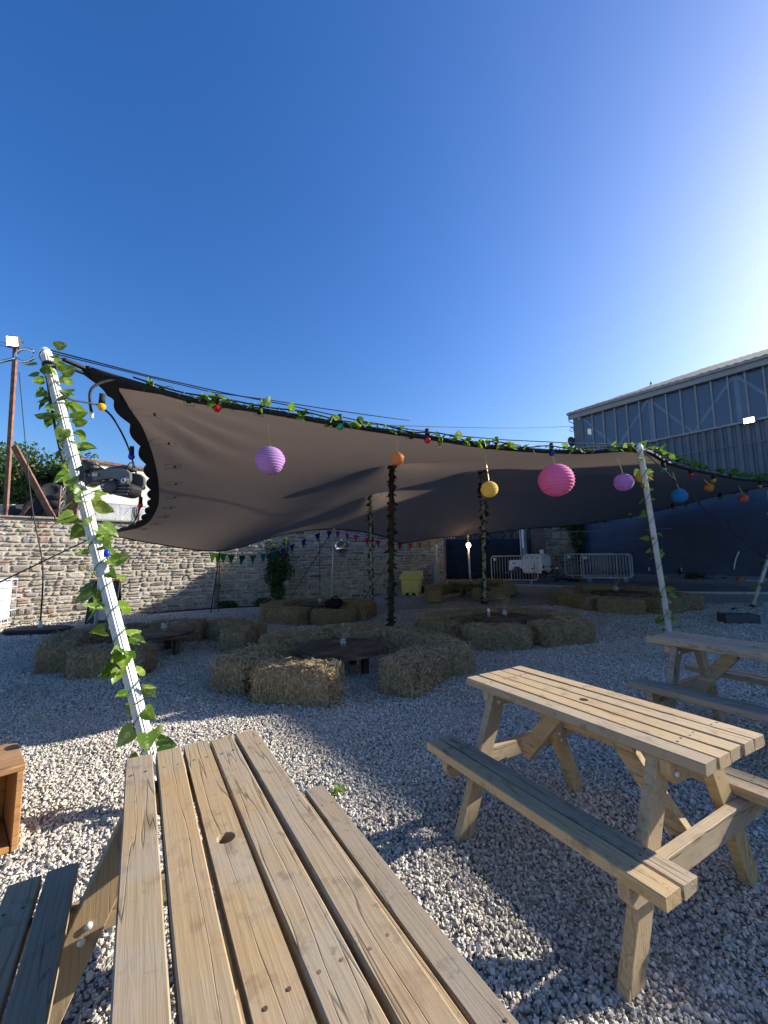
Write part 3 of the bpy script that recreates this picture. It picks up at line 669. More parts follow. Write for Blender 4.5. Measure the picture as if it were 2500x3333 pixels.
def warehouse_bits():
    p = on_wh(2438, 1368, -.25); t = thing('floodlight', 'lit white floodlight under the warehouse windows', 'floodlight', p, WROT)
    m = MB(); m.box((0, .03, 0), (.30, .07, .20)); m.build('housing', M['white'], t, bevel=.01)
    m = MB(); m.box((0, -.012, 0), (.26, .014, .16)); m.build('lamp_glass', M['flood'], t)
    m = MB(); m.bar((0, .06, -.02), (0, .2, -.02), .05, .04); m.build('bracket', M['white'], t)
    p = on_wh(1874, 1436, -.05); t = thing('satellite_dish', 'dark dish on a bracket at the warehouse corner', 'dish', p, WROT)
    Rm = Matrix.Rotation(PI / 2, 3, 'Y') @ Matrix.Rotation(.3, 3, 'X')
    m = MB(); m.lathe([(.0, .08), (.12, .06), (.2, .02), (.24, -.03), (.2, .0), (.1, .04), (.0, .06)], 18, (-.12, -.1, 0), Rm); m.build('bowl', M['darkgrey'], t, True)
    m = MB(); m.tube([(0, .1, 0), (-.12, -.1, 0)], .02, 6); m.build('bracket', M['darkgrey'], t); m = MB(); m.tube([(.02, .05, -.4), (.02, .05, 1.2)], .02, 6); m.build('mast', M['darkgrey'], t)
    p = on_wh(1876, 1389, -.05); t = thing('cable_bracket', 'iron hook bracket holding the overhead wire at the warehouse corner', 'bracket', p, WROT)
    m = MB(); m.bar((.05, .1, 0), (-.22, -.1, 0), .03, .03); m.build('arm', M['darkgrey'], t); m = MB(); m.bar((.05, .1, .05), (-.3, -.12, .33), .03, .03); m.build('stay', M['darkgrey'], t)
    m = MB(); m.tube([Vector((-.18, -.1, -.12)) + Vector((.09 * math.cos(w), 0, .09 * math.sin(w))) for w in np.linspace(0, 2 * PI, 15)], .012, 5); m.build('ring', M['darkgrey'], t)
    o = MB().tube(sag(at(960, 1372, 6.0) if False else Vector(at(905, 1368, 5.6)), p + Vector((-.2, -.1, 0)), .10, 20), .008, 5).build('overhead_wire', M['rope']); tag(o, 'thin overhead wire running from the tent to the warehouse corner', 'wire')
    # pigeon on the roof
    q = at(2119, 1249, 17.0); t = thing('pigeon', 'small bird perched on the warehouse roof edge', 'bird', q, .4); t.scale = (.36, .36, .36)
    m = MB(); m.lathe([(0, -.16), (.05, -.13), (.10, -.03), (.11, .05), (.08, .13), (.055, .17), (.06, .21), (.05, .26), (.02, .285), (0, .29)], 12); m.add([(-.02, .02, -.05), (.02, .02, -.05), (.0, .26, -.16), (0, .24, -.2)], [(0, 1, 2), (0, 2, 3), (1, 3, 2), (0, 3, 1)]); m.build('body', M['bird'], t, True)
    # pale curved offcut of pipe and marks low on the blue wall
    a = [on_wh(2389, 1855, -.06), on_wh(2393, 1828, -.07), on_wh(2400, 1808, -.08), on_wh(2406, 1795, -.08)]
    o = MB().tube(curve_pts(a, 10), .022, 7).build('white_hose', M['white'], smooth=True); tag(o, 'short curved white hose fixed on the blue wall', 'hose')
    for u, v, l in ((2113, 1852, 'small white tag on the blue wall beside the tent pole'), (2217, 1854, 'small white tag on the blue wall over the dark pipe')):
        p = on_wh(u, v, -.02); m = MB(); m.box((0, 0, 0), (.05, .02, .13)); o = m.build('wall_tag', M['white'], bevel=.004); o.location = p; o.rotation_euler = (0, 0, WROT); tag(o, l, 'tag')
    p = on_wh(2214, 1872, -.1); o = MB().tube([(0, 0, -.35), (0, 0, .25)], .045, 8).build('downpipe_stub', M['black'], smooth=True); o.location = p; tag(o, 'short black downpipe at the foot of the blue wall', 'pipe')
    o = MB().tube(sag(on_wh(1655, 1735) if False else at(1800, 1732, 17.2), on_wh(2185, 1720, -.05), .02, 10), .012, 5).build('wall_cable', M['lightrope']); tag(o, 'pale cable strung along the blue wall', 'cable')
    # rubble strip, planks and weeds along the foot of the wall
    r = random.Random(8)
    for u, v, w, mat, l in ((2320, 1884, .9, 'black', 'dark broken plank lying at the foot of the blue wall'), (2412, 1880, .22, 'p_orange', 'small orange tub at the foot of the blue wall'), (2460, 1884, .5, 'kerb', 'pale rubble lump at the foot of the blue wall')):
        p = on_wh(u, v + 2, -.35); p.z = gz(p.x, p.y); m = MB()
        if w == .22: m.lathe([(.09, 0), (.11, .2), (.12, .2), (.115, .18), (.08, .02), (0, .02)], 14)
        else: m.box((0, 0, .06), (w, .22, .12), Matrix.Rotation(.12, 3, 'Y')); m.box((.1, .05, .11), (w * .6, .14, .06), Matrix.Rotation(-.1, 3, 'Y'))
        o = m.build('plastic_tub' if w == .22 else 'debris', M[mat], bevel=.01); o.location = p; o.rotation_euler = (0, 0, WROT); tag(o, l, 'tub' if w == .22 else 'debris')
    for u, v, s, l in ((2262, 1879, .35, 'clump of weeds at the foot of the blue wall'), (1990, 1884, .25, 'tuft of weeds at the foot of the barriers')):
        p = on_wh(u, v, -.4); p.z = gz(p.x, p.y); t = thing('weed_clump', l, 'weeds', p); leaf_cloud('leaves', M['foliage'], t, [(0, 0, s * .4, s, s * .6, s * .5)], 260, .06, 9); MB().tube([(0, 0, -.05), (0, 0, s * .5)], .01, 4).build('stalk', M['stem'], t)
    vs = []; fs = []
    N = 70
    for i in range(N + 1):
        x = i * .4
        for k in range(5):
            q = wh(x, -.02 - k * .28, 0); vs.append((q.x, q.y, gz(q.x, q.y) + .02 + max(0, .14 - .045 * k) + r.uniform(0, .05) * (k < 4)))
    for i in range(N):
        for k in range(4): a = i * 5 + k; fs.append((a, a + 5, a + 6, a + 1))
    me = bpy.data.meshes.new('rubble_bank'); me.from_pydata(vs, [], fs); me.materials.append(M['rubble']); tag(link('terrain_bank', me), 'low bank of rubble along the warehouse foot', kind='structure')
warehouse_bits()

# ------------------------------------------------------------------ back of the yard
def gate_area():
    g0, g1 = Vector((2.62, 17.9, 0)), Vector((6.35, 17.9, 0)); L = g1.x - g0.x; zg = gz(4.5, 17.9)
    t = thing('palisade_fence', 'dark palisade fence hung with a black sheet', 'fence', (g0.x, g0.y, zg))
    m = MB(); vs = []; fs = []
    for i in range(61):
        for k in range(7):
            x = L * i / 60; z = .02 + 1.72 * k / 6; vs.append((x, -.10 + .03 * math.sin(x * 7 + k * .5) * (1 - k / 8) + .02 * math.sin(x * 17 + k), z))
    for i in range(60):
        for k in range(6): a = i * 7 + k; fs.append((a, a + 7, a + 8, a + 1))
    me = bpy.data.meshes.new('sheet'); me.from_pydata(vs, [], fs); me.materials.append(M['scrim']); me.polygons.foreach_set('use_smooth', [True] * len(fs)); o = link('sheet', me, t); md = o.modifiers.new('thick', 'SOLIDIFY'); md.thickness = .006
    for i in range(25):
        x = .55 + (L - .6) * i / 24; m = MB(); m.prism([(-.032, 0), (.032, 0), (.032, 2.5), (0, 2.62), (-.032, 2.5)], (x, -.0, 0), (1, 0, 0), (0, 0, 1), (0, 1, 0), .012); m.build('pale', M['darkgrey'], t)
    for z in (.4, 2.35): m = MB(); m.bar((.4, .04, z), (L, .04, z), .04, .06); m.build('rail', M['darkgrey'], t)
    for x in (.42, 2.1, L - .05): m = MB(); m.box((x, .07, 1.35), (.09, .09, 2.7)); m.build('fence_post', M['black'], t)
    # white louvre panel
    p = thing('louvre_panel', 'white slatted panel above the black sheet beside the brick pier', 'panel', (g0.x + .02, g0.y - .02, zg + 1.78))
    m = MB(); m.box((.25, .06, .31), (.50, .03, .64)); m.build('backing', M['black'], p)
    for k in range(4): m = MB(); m.box((.05 + .125 * k, .02, .29), (.075, .03, .56)); m.build('slat', M['white'], p, bevel=.01)
    m = MB(); m.box((.25, .02, .60), (.5, .035, .04)); m.build('top_rail', M['white'], p)
    for nm, c, s, lab in (('brick_pier', (2.45, 17.6, 0), (.32, .34, 2.6), 'brick pier at the right end of the stone wall'), ('brick_pier', (6.72, 18.1, 0), (.62, .42, 3.3), 'dark red brick pier behind the white trailer')):
        m = MB(); m.box((0, 0, s[2] / 2), s); o = m.build(nm, M['brick' if c[0] < 5 else 'brick_dark']); o.location = (c[0], c[1], gz(c[0], c[1]) - .02); tag(o, lab, 'pier')
    m = MB(); m.box((0, 0, 3.2), (9, .3, 6.4)); o = m.build('brick_building', M['brick']); o.location = (6.3, 24.5, .4); tag(o, 'pinkish brick building wall beyond the palisade fence', 'building')
    # bare hedge twigs between fence and building
    hd = thing('hedge', 'tangled dark hedge behind the palisade fence', 'hedge', (4.3, 18.8, zg)); r = random.Random(4); m = MB()
    for i in range(90):
        x = r.uniform(-1.6, 2.2); pts = [(x, r.uniform(-.2, .2), 0)]
        for k in range(5): pts.append((pts[-1][0] + r.uniform(-.12, .12), pts[-1][1] + r.uniform(-.08, .08), pts[-1][2] + .52))
        m.tube(pts, [.02, .018, .015, .012, .009, .005], 4)
    m.build('twigs', M['bark_pole'], hd); leaf_cloud('leaves', M['foliage_dark'], hd, [(-1, 0, 2, .8, .3, .6), (.3, 0, 2.2, .9, .3, .5), (1.5, 0, 1.9, .7, .3, .6)], 700, .07, 77)
    # rough stone wall with ivy between the pier and the warehouse
    r = random.Random(12); q0, q1 = Vector((7.03, 18.25, 0)), Vector((9.9, 18.98, 0)); d = (q1 - q0); L2 = d.length
    t = thing('stone_wall', 'rough dark stone wall with ivy beside the warehouse corner', 'wall', (q0.x, q0.y, .45), math.atan2(d.y, d.x))
    m = MB(); m.box((L2 / 2, .2, 1.7), (L2, .36, 3.4)); m.build('mortar', M['mortar'], t)
    for (x0, x1, z0, z1) in courses(r, 0, L2, 0, 3.2, .14, .24, .18, .5, .02):
        v, f, tt = rough_stone(r, x0, x1, z0, z1, .05, r.random() * .4); link('stone', stone_mesh_from([([(a, b - .01, c) for a, b, c in v], f, tt)], 'stone'), t)
    iv = thing('ivy_bush', 'dark ivy hanging over the rough stone wall by the warehouse', 'ivy', (8.4, 18.4, .45)); leaf_cloud('leaves', M['foliage_dark'], iv, [(0, 0, 2.8, .7, .3, .6), (.35, -.05, 1.9, .35, .2, .9), (-.5, 0, 2.9, .5, .3, .4), (.45, 0, 1.0, .2, .18, .6)], 1700, .07, 31)
    MB().tube([(.4, .1, 0), (.4, .05, 1), (.2, .05, 2), (-.2, .08, 3)], [.04, .03, .02, .01], 6).build('stem', M['bark_pole'], iv)
    # grit bin
    b = on_ground(1345, 1918); t = thing('grit_bin', 'yellow plastic grit bin against the stone wall', 'bin', (.97, 14.95, gz(.97, 14.95)), -.25); t.scale = (.86, .86, .86)
    m = MB(); W2, D2 = .40, .34
    m.add([(-.36, -.30, .10), (.36, -.30, .10), (.36, .30, .10), (-.36, .30, .10), (-W2, -D2, .66), (W2, -D2, .66), (W2, D2, .66), (-W2, D2, .66)], [(0, 3, 2, 1), (4, 5, 6, 7), (0, 1, 5, 4), (1, 2, 6, 5), (2, 3, 7, 6), (3, 0, 4, 7)])
    for sx in (-.27, 0, .27): m.box((sx, 0, .05), (.13, .56, .10))
    m.build('tub', M['yellow'], t, bevel=.015)
    m = MB(); m.add([(-.45, -.40, .64), (.45, -.40, .64), (.45, .40, .64), (-.45, .40, .64), (-.45, -.40, .80), (.45, -.40, .80), (.42, .38, .98), (-.42, .38, .98)], [(0, 3, 2, 1), (4, 5, 6, 7), (0, 1, 5, 4), (1, 2, 6, 5), (2, 3, 7, 6), (3, 0, 4, 7)]); m.build('lid', M['yellow'], t, bevel=.02)
    c = on_ground(1428, 1903); t = thing('electric_cabinet', 'grey metal cabinet beside the brick pier', 'cabinet', (1.95, 15.75, gz(1.95, 15.75)), .2)
    m = MB(); m.box((0, 0, .5), (.26, .22, 1.0)); m.build('box', M['cabinet'], t, bevel=.012); m = MB(); m.box((0, -.115, .52), (.21, .012, .88)); m.build('door', M['cabinet'], t); m = MB(); m.lathe([(0, -.01), (.02, 0), (0, .01)], 8, (.04, -.125, .86)); m.build('lock', M['chrome'], t)
    m = MB(); m.tube([(.09, .1, 0), (.10, .13, 1.6)], .015, 6); m.build('conduit', M['white'], t); m = MB(); m.box((.10, .12, 1.66), (.09, .06, .12)); m.build('socket_box', M['white'], t)
    for (x, y, s, l) in ((1.5, 15.25, .34, 'green weeds growing beside the yellow grit bin'), (-3.9, 13.3, .35, 'low weeds at the foot of the stone wall near the tall shrub'), (-4.9, 12.9, .3, 'small weeds where the wall steps back')):
        tt = thing('weed_clump', l, 'weeds', (x, y, gz(x, y))); leaf_cloud('leaves', M['foliage'], tt, [(0, 0, s * .3, s, s * .5, s * .4), (s * .6, 0, s * .2, s * .6, s * .4, s * .3)], 420, .05, int(s * 100)); MB().tube([(0, 0, -.03), (0, 0, s * .4)], .01, 4).build('stalk', M['stem'], tt)
    # tall shrub against the wall
    s = at(905, 1935, 13.45); t = thing('buddleia_shrub', 'tall thin shrub growing up the stone wall under the bunting', 'shrub', (s.x, s.y, 0))
    leaf_cloud('leaves', M['foliage'], t, [(0, 0, .45, .25, .2, .35), (-.1, 0, .95, .36, .25, .45), (.0, 0, 1.45, .38, .25, .4), (-.28, 0, 1.75, .18, .16, .35), (.22, 0, 1.85, .15, .15, .35), (.1, 0, 1.1, .42, .2, .3)], 3200, .05, 51)
    m = MB(); r = random.Random(2)
    for k in range(14): a = r.uniform(-.35, .35); m.tube([(0, 0, 0), (a * .4, r.uniform(-.1, .1), .8), (a, r.uniform(-.15, .15), r.uniform(1.5, 2.1))], [.014, .01, .004], 4)
    m.build('stems', M['stem'], t)
gate_area()

# ------------------------------------------------------------------ lighting tower trailer
def trailer():
    t = thing('lighting_tower_trailer', 'small white boxy lighting tower trailer behind a steel barrier', 'trailer', (5.95, 16.7, gz(5.95, 16.7)), math.radians(-50)); t.scale = (.72, .72, .72)
    # local +x is the rear end, -y the side towards us
    m = MB(); prof = [(-1.15, .66), (-1.10, 1.16), (-.22, 1.20), (-.20, .50), (-.30, .66), (-.48, .80), (-.68, .82), (-.86, .74), (-.96, .58), (-1.1, .56)]
    m.prism(prof, (0, -.47, 0), (1, 0, 0), (0, 0, 1), (0, 1, 0), .94); m.build('wing', M['trailer'], t, bevel=.02)
    m = MB(); m.prism([(-.20, .46), (-.20, 1.34), (-.06, 1.47), (.78, 1.47), (.92, 1.34), (.92, .46)], (0, -.50, 0), (1, 0, 0), (0, 0, 1), (0, 1, 0), 1.0); m.build('body', M['trailer'], t, bevel=.025)
    m = MB(); m.box((.36, 0, 1.485), (.80, .94, .03)); m.build('canopy_lid', M['trailer'], t, bevel=.008)
    for x in (.02, .36, .70): m = MB(); m.box((x, -.508, 1.30), (.10, .02, .05)); m.build('latch', M['black'], t)
    m = MB(); m.box((.36, -.505, .92), (.86, .012, .62)); m.build('side_door', M['trailer'], t, bevel=.004); m = MB(); m.box((.36, -.515, .70), (.16, .014, .06)); m.build('handle', M['black'], t); m = MB(); m.box((-.80, -.475, 1.0), (.16, .02, .07)); m.build('handle', M['black'], t)
    m = MB(); m.box((.925, 0, .96), (.012, .84, .62)); m.build('rear_door', M['trailer'], t, bevel=.004)
    for y in (-.12, .12): m = MB(); m.box((.936, y, .82), (.014, .04, .14)); m.build('hinge', M['black'], t)
    for y in (-.38, .38): m = MB(); m.box((.935, y, .80), (.03, .17, .15)); m.build('tail_light', M['tail'], t, bevel=.008)
    m = MB(); m.box((.95, 0, .53), (.10, 1.06, .16)); m.build('bumper', M['black'], t, bevel=.01); m = MB(); m.box((1.003, 0, .56), (.008, .42, .10)); m.build('number_plate', M['yellow'], t)
    m = MB(); m.box((.0, 0, .42), (1.8, .5, .10)); m.bar((-1.0, 0, .45), (-1.75, 0, .45), .08, .08); m.build('chassis', M['darkgrey'], t)
    for y in (-.44, .44):
        w = tyre((0, 0, 0), .33, .09, Matrix.Rotation(PI / 2, 3, 'X'), t); w.name = 'wheel'; w.location = (-.58, y, .33)
        MB().lathe([(.0, -.05), (.20, -.04), (.22, 0), (.2, .05), (.0, .05)], 18, (0, 0, 0), Matrix.Rotation(PI / 2, 3, 'X')).build('rim', M['steel'], w, True)
    m = MB(); m.box((-.42, .1, 1.9), (.20, .20, 2.2)); m.build('mast', M['cabinet'], t, bevel=.008); m = MB(); m.box((-.42, -.02, 2.5), (.14, .10, 1.3)); m.build('inner_mast', M['steel'], t, bevel=.006)
    m = MB(); m.bar((-.58, -.02, 1.2), (-.60, -.02, 2.9), .04, .04); m.bar((-.60, -.02, 2.1), (-.42, .1, 2.1), .03, .03); m.build('mast_rail', M['steel'], t)
    m = MB(); m.box((.55, .25, 1.62), (.18, .16, .26)); m.build('exhaust_box', M['white'], t, bevel=.01)
    m = MB(); m.bar((-1.3, 0, .42), (-1.3, 0, 0), .05, .05); m.build('jockey_leg', M['steel'], t)
    m = MB(); m.tube(curve_pts([(1.0, -.6, .05), (1.3, -.7, .12), (1.6, -.6, .05), (1.9, -.75, .05), (1.5, -.85, .10)], 16), .05, 6); o = m.build('black_sack', M['black'], None, True); o.location = (5.7, 16.9, gz(6.8, 16.5)); tag(o, 'black cable heap lying right of the white trailer', 'cable')
    p = on_ground(1815, 1893); s = thing('ground_stake', 'thin stake with a pale knot beside the trailer', 'stake', p); MB().tube([(0, 0, -.1), (0, 0, .5)], .018, 6).build('rod', M['darkgrey'], s); MB().lathe([(0, -.06), (.06, -.03), (.07, .02), (0, .06)], 10, (0, 0, .53)).build('knot', M['white'], s)
    p = on_ground(1742, 1897); s = thing('ground_stake', 'thin rusty stake standing before the trailer bumper', 'stake', (p.x, p.y, gz(p.x, p.y))); MB().tube([(0, 0, -.1), (0, 0, .75)], .02, 6).build('rod', M['rust'], s)
    m = MB(); a = on_ground(1822, 1881); m.tube([(0, 0, .05), (1.1, -.05, .05)], .04, 6); o = m.build('orange_pipe', M['p_orange']); o.location = (7.3, 16.9, gz(7.6, 16.9)); tag(o, 'orange pipe lying on the ground behind the barriers', 'pipe')
trailer()

# ------------------------------------------------------------------ crowd barriers
def barrier_proto():
    t = thing('crowd_barrier', 'x', 'barrier', (0, 0, 0), 0, 'steel crowd barriers'); L, z0, z1, r = 2.0, .16, 1.06, .13
    pts = []
    for cx_, cz_, a0 in ((L - r, z0 + r, -90), (L - r, z1 - r, 0), (r, z1 - r, 90), (r, z0 + r, 180)):
        for k in range(6): w = math.radians(a0 + 18 * k); pts.append((cx_ + r * math.cos(w), 0, cz_ + r * math.sin(w)))
    pts.append(pts[0]); MB().tube(pts, .021, 8, False).build('frame', M['steel'], t, True)
    for k in range(15): x = .13 + (L - .26) * k / 14; MB().tube([(x, 0, z0), (x, 0, z1)], .010, 6).build('bar', M['steel'], t, True)
    for x in (.28, L - .28): m = MB(); m.bar((x, 0, z0), (x, -.28, .01), .045, .012); m.bar((x, 0, z0), (x, .28, .01), .045, .012); m.build('foot', M['steel'], t)
    MB().box((.16, -.02, z1 - .12), (.10, .012, .11)).build('plate', M['white'], t)
    return t
b0 = barrier_proto(); remember(b0)
for i, (p, q, l) in enumerate([((4.15, 16.0), (5.7, 15.35), 'steel crowd barrier in front of the white trailer'), ((7.7, 17.55), (9.45, 16.75), 'steel crowd barrier farthest back against the blue wall'), ((7.75, 16.25), (9.4, 15.75), 'steel crowd barrier in front of the overlapping three'), ((7.95, 16.5), (9.6, 15.95), 'steel crowd barrier in the middle of the overlapping three')]):
    o = b0 if i == 0 else copy_tree(b0); d = Vector((q[0] - p[0], q[1] - p[1])); o.location = (p[0], p[1], gz((p[0] + q[0]) / 2, (p[1] + q[1]) / 2)); o.rotation_euler = (0, 0, math.atan2(d.y, d.x)); s = d.length / 2.0; o.scale = (s, s, 1.0); o['label'] = l

# ------------------------------------------------------------------ stretch tent
A = at(279, 1201, 3.5); B = at(2087, 1466, 5.85); C = at(2575, 1568, 12.0)
def px(ls): return [at(u, v, y) for u, v, y in ls]
K_ = 2500 / 1659
FRONT = [A] + [on_plane(A, B, a * K_, b * K_) for a, b in ((300, 832), (420, 865), (580, 890), (740, 918), (920, 945), (1080, 968), (1250, 977))] + [B] + [on_plane(B, C, a * K_, b * K_) for a, b in ((1450, 1003), (1540, 1024), (1620, 1038))] + [C]
LEFT = [A] + px([(a * K_, b * K_, y) for a, b, y in ((240, 838, 3.72), (268, 880, 4.0), (300, 930, 4.4), (325, 1000, 5.0), (335, 1060, 5.8), (330, 1100, 6.6), (300, 1135, 7.5), (224, 1152, 8.5))])
E_ = LEFT[-1]
F_, G_, H_, KP, L_ = at(716, 1793, 10.3), at(1085, 1722, 13), at(1308, 1768, 14.5), at(1525, 1742, 15.8), at(2060, 1680, 16.2)
BACK = [E_, at(500, 1768, 9.4), F_, at(880, 1750, 11.8), at(990, 1728, 12.4), G_, at(1190, 1732, 13.7), at(1260, 1750, 14.1), H_, at(1400, 1754, 15.1), KP, at(1700, 1722, 16.2), at(1884, 1708, 16.4), L_]
RIGHT = [C, at(2330, 1615, 13.8), at(2200, 1648, 15.2), L_]
def resample(pts, n):
    c = curve_pts(pts, 400); s = [0]
    for a, b in zip(c, c[1:]): s.append(s[-1] + (b - a).length)
    out = []; k = 0
    for i in range(n + 1):
        d = s[-1] * i / n
        while k < len(s) - 2 and s[k + 1] < d: k += 1
        t = (d - s[k]) / max(1e-9, s[k + 1] - s[k]); out.append(c[k].lerp(c[k + 1], min(1, max(0, t))))
    return out
NU, NV = 130, 66
def tent_grid():
    f, b, l, r = (np.array([tuple(p) for p in resample(q, n)]) for q, n in ((FRONT, NU), (BACK, NU), (LEFT, NV), (RIGHT, NV)))
    U = np.linspace(0, 1, NU + 1)[:, None, None]; V = np.linspace(0, 1, NV + 1)[None, :, None]
    S = (1 - V) * f[:, None] + V * b[:, None] + (1 - U) * l[None] + U * r[None] - ((1 - U) * (1 - V) * f[0] + U * (1 - V) * f[-1] + (1 - U) * V * b[0] + U * V * b[-1])
    return S
S = tent_grid()
P1b, P2b = on_ground(1272, 2050), on_ground(1578, 1965); P3b = at(1209, 1950, 12.2); P3b.z = 0
P1t = at(1275, 1486, P1b.y); P2t = at(1570, 1478, P2b.y); P3t = at(1205, 1592, P3b.y)
def relax():
    pins = [(P1t, .34), (P2t, .40), (P3t, .30), (Vector((6.6, 12.2, 4.1)), .4)]
    fixed = np.zeros(S.shape[:2], bool); fixed[0] = fixed[-1] = True; fixed[:, 0] = fixed[:, -1] = True
    Z = S[:, :, 2].copy(); val = Z.copy()
    for p, rad in pins:
        d = np.hypot(S[:, :, 0] - p.x, S[:, :, 1] - p.y); mk = d < rad; mk[0] = mk[-1] = False; mk[:, 0] = mk[:, -1] = False
        val[mk] = p.z - .25 * (d[mk] / rad) ** 2 * rad; fixed |= mk
    Z[fixed] = val[fixed]
    du = np.linalg.norm(S[1:, :, :2] - S[:-1, :, :2], axis=2); dv = np.linalg.norm(S[:, 1:, :2] - S[:, :-1, :2], axis=2)
    wu = 1 / np.maximum(du, .01) ** 1; wv = 1 / np.maximum(dv, .01) ** 1
    for it in range(2600):
        num = np.zeros_like(Z); den = np.zeros_like(Z)
        num[1:] += wu * Z[:-1]; den[1:] += wu; num[:-1] += wu * Z[1:]; den[:-1] += wu
        num[:, 1:] += wv * Z[:, :-1]; den[:, 1:] += wv; num[:, :-1] += wv * Z[:, 1:]; den[:, :-1] += wv
        Zn = num / den; Zn[fixed] = val[fixed]; Z = Z + 1.0 * (Zn - Z)
    S[:, :, 2] = Z
    # tension wrinkles fanning out of the near corner
    for i in range(1, 40):
        for j in range(1, NV):
            d = math.hypot(S[i, j, 0] - A.x, S[i, j, 1] - A.y); a = math.atan2(S[i, j, 1] - A.y, S[i, j, 0] - A.x)
            S[i, j, 2] += .030 * math.exp(-((d - .9) / .8) ** 2) * math.sin(a * 22 + .6 * math.sin(d * 3)) * min(1, min(i, j) / 3)
relax()
def tent_z(x, y):
    d = np.hypot(S[:, :, 0] - x, S[:, :, 1] - y); i = np.unravel_index(np.argmin(d), d.shape); return float(S[i][2])
def make_tent():
    t = thing('stretch_tent', 'large dark brown stretch tent canopy over the hay bale seats', 'tent', (3.0, 9.5, 0)); org = Vector((3.0, 9.5, 0))
    vs = (S - np.array(org)).reshape(-1, 3); fs = []
    for i in range(NU):
        for j in range(NV): a = i * (NV + 1) + j; fs.append((a, a + 1, a + NV + 2, a + NV + 1))
    me = bpy.data.meshes.new('canopy'); me.from_pydata([tuple(v) for v in vs], [], fs); me.materials.append(M['canopy']); me.polygons.foreach_set('use_smooth', [True] * len(fs)); link('canopy', me, t)
    def edge(e): return [Vector(e[k]) - org for k in range(len(e))]
    for nm, e in (('front_hem', S[:, 0]), ('back_hem', S[:, -1]), ('right_hem', S[-1, :])):
        MB().tube([p + Vector((0, 0, .004)) for p in edge(e)], .030 if nm == 'front_hem' else .022, 8).build(nm, M['hem'], t, True)
    # scalloped black webbing along the left edge
    e = [p - org for p in resample(LEFT, 160)]; vs = []; fs = []; n = len(e)
    for i, p in enumerate(e):
        tg = (e[min(i + 1, n - 1)] - e[max(i - 1, 0)]).normalized(); out = Vector((-1, -.45, .12)); out = (out - tg * out.dot(tg)).normalized()
        s = i / (n - 1); w = (.045 + .06 * abs(math.sin(s * PI * 15)) if s > .06 else .06 + .03 * s / .06) * (1 - .55 * max(0, s - .8) / .2)
        vs += [p + out * w + Vector((0, 0, .012)), p - out * .05 + Vector((0, 0, .012)), p - out * .05 - Vector((0, 0, .012)), p + out * w - Vector((0, 0, .012))]
    for i in range(n - 1):
        for k in range(4): fs.append((4 * i + k, 4 * i + (k + 1) % 4, 4 * i + 4 + (k + 1) % 4, 4 * i + 4 + k))
    MB().add(vs, fs).build('left_hem', M['hem'], t)
    # black reinforced corner panel at the near corner
    c0, c1, c2 = A - org, Vector(S[5, 0]) - org, Vector(S[0, 5]) - org; dn = Vector((0, 0, -.02))
    MB().add([c0 + dn, c1 + dn, (c1 + c2) / 2 * .55 + c0 * .45 + dn, c2 + dn, c0 + Vector((0, 0, .02)), c1 + Vector((0, 0, .02)), (c1 + c2) / 2 * .55 + c0 * .45 + Vector((0, 0, .02)), c2 + Vector((0, 0, .02))], [(0, 1, 2, 3), (4, 7, 6, 5), (0, 4, 5, 1), (1, 5, 6, 2), (2, 6, 7, 3), (3, 7, 4, 0)]).build('corner_panel', M['hem'], t)
    # eyelet patches on the underside near the left edge
    def patch(i, j, L, w, turn=False):
        p = Vector(S[i, j]); du = (Vector(S[i + 1, j]) - p).normalized(); dv = (Vector(S[i, j + 1]) - p).normalized(); nn = du.cross(dv).normalized()
        if nn.z > 0: nn = -nn
        ay = nn.cross(du).normalized(); poly = [(-L, -w), (L * .5, -w)] + [(L * .5 + w * math.sin(a), -w * math.cos(a)) for a in np.linspace(.3, PI - .3, 6)] + [(L * .5, w), (-L, w)]
        if turn: du, ay = ay, -du
        ol = [p - org + nn * .003 + du * a + ay * b for a, b in poly]; o = MB().tube(ol + [ol[0]], .0028, 5, False).build('eyelet_patch', M['patch'], t)
        MB().box(p - org + nn * .012 + du * L * .2, (.022, .045, .010), Matrix((du, ay, nn)).transposed()).build('slot', M['hem'], o)
    for j in range(6, 60, 6): patch(2, j, .10, .055)
    for i in (6, 11, 17, 24, 32): patch(i, 1, .06, .045, True)
    return t
make_tent()

def pole(label, base, top, r, mat, cat='pole', fl=False, cap='alu', foot='rubber', name='tent_pole', group='tent poles'):
    base, top = Vector(base), Vector(top); t = thing(name, label, cat, base, 0, group); d = top - base; L = d.length; q = d.to_track_quat('Z', 'Y').to_matrix()
    m = MB()
    if fl:
        n = 32; vs = []; fs = []
        for z in (0, L):
            for k in range(n): w = 2 * PI * k / n; rr = r * (1 - .10 * (k % 2)); vs.append(q @ Vector((rr * math.cos(w), rr * math.sin(w), z)))
        for k in range(n): fs.append((k, (k + 1) % n, n + (k + 1) % n, n + k))
        fs.append(tuple(range(n - 1, -1, -1))); fs.append(tuple(range(n, 2 * n))); m.add(vs, fs).build('shaft', M[mat], t)
    else: m.tube([(0, 0, 0), d], r, 14).build('shaft', M[mat], t, True)
    if cap: MB().lathe([(r * 1.08, 0), (r * 1.12, .01), (r * 1.12, .06), (r * .8, .085), (r * .3, .095), (0, .095)], 16, q @ Vector((0, 0, L - .02)), q).build('cap', M[cap], t, True)
    if foot: MB().lathe([(r * 1.7, -.03), (r * 1.7, .015), (r * 1.15, .03), (r * 1.12, .08), (0, .08)], 16).build('foot', M[foot], t, True)
    return t
LFb = on_ground(535, 2637); LFt = at(151, 1158, 3.2)
pole('white aluminium tent pole wound with vine leaves at the near left', LFb, LFt, .040, 'alu', fl=True, cap='white')
Rb = on_ground(2193, 2142); Rt = at(2083, 1462, Rb.y - .08)
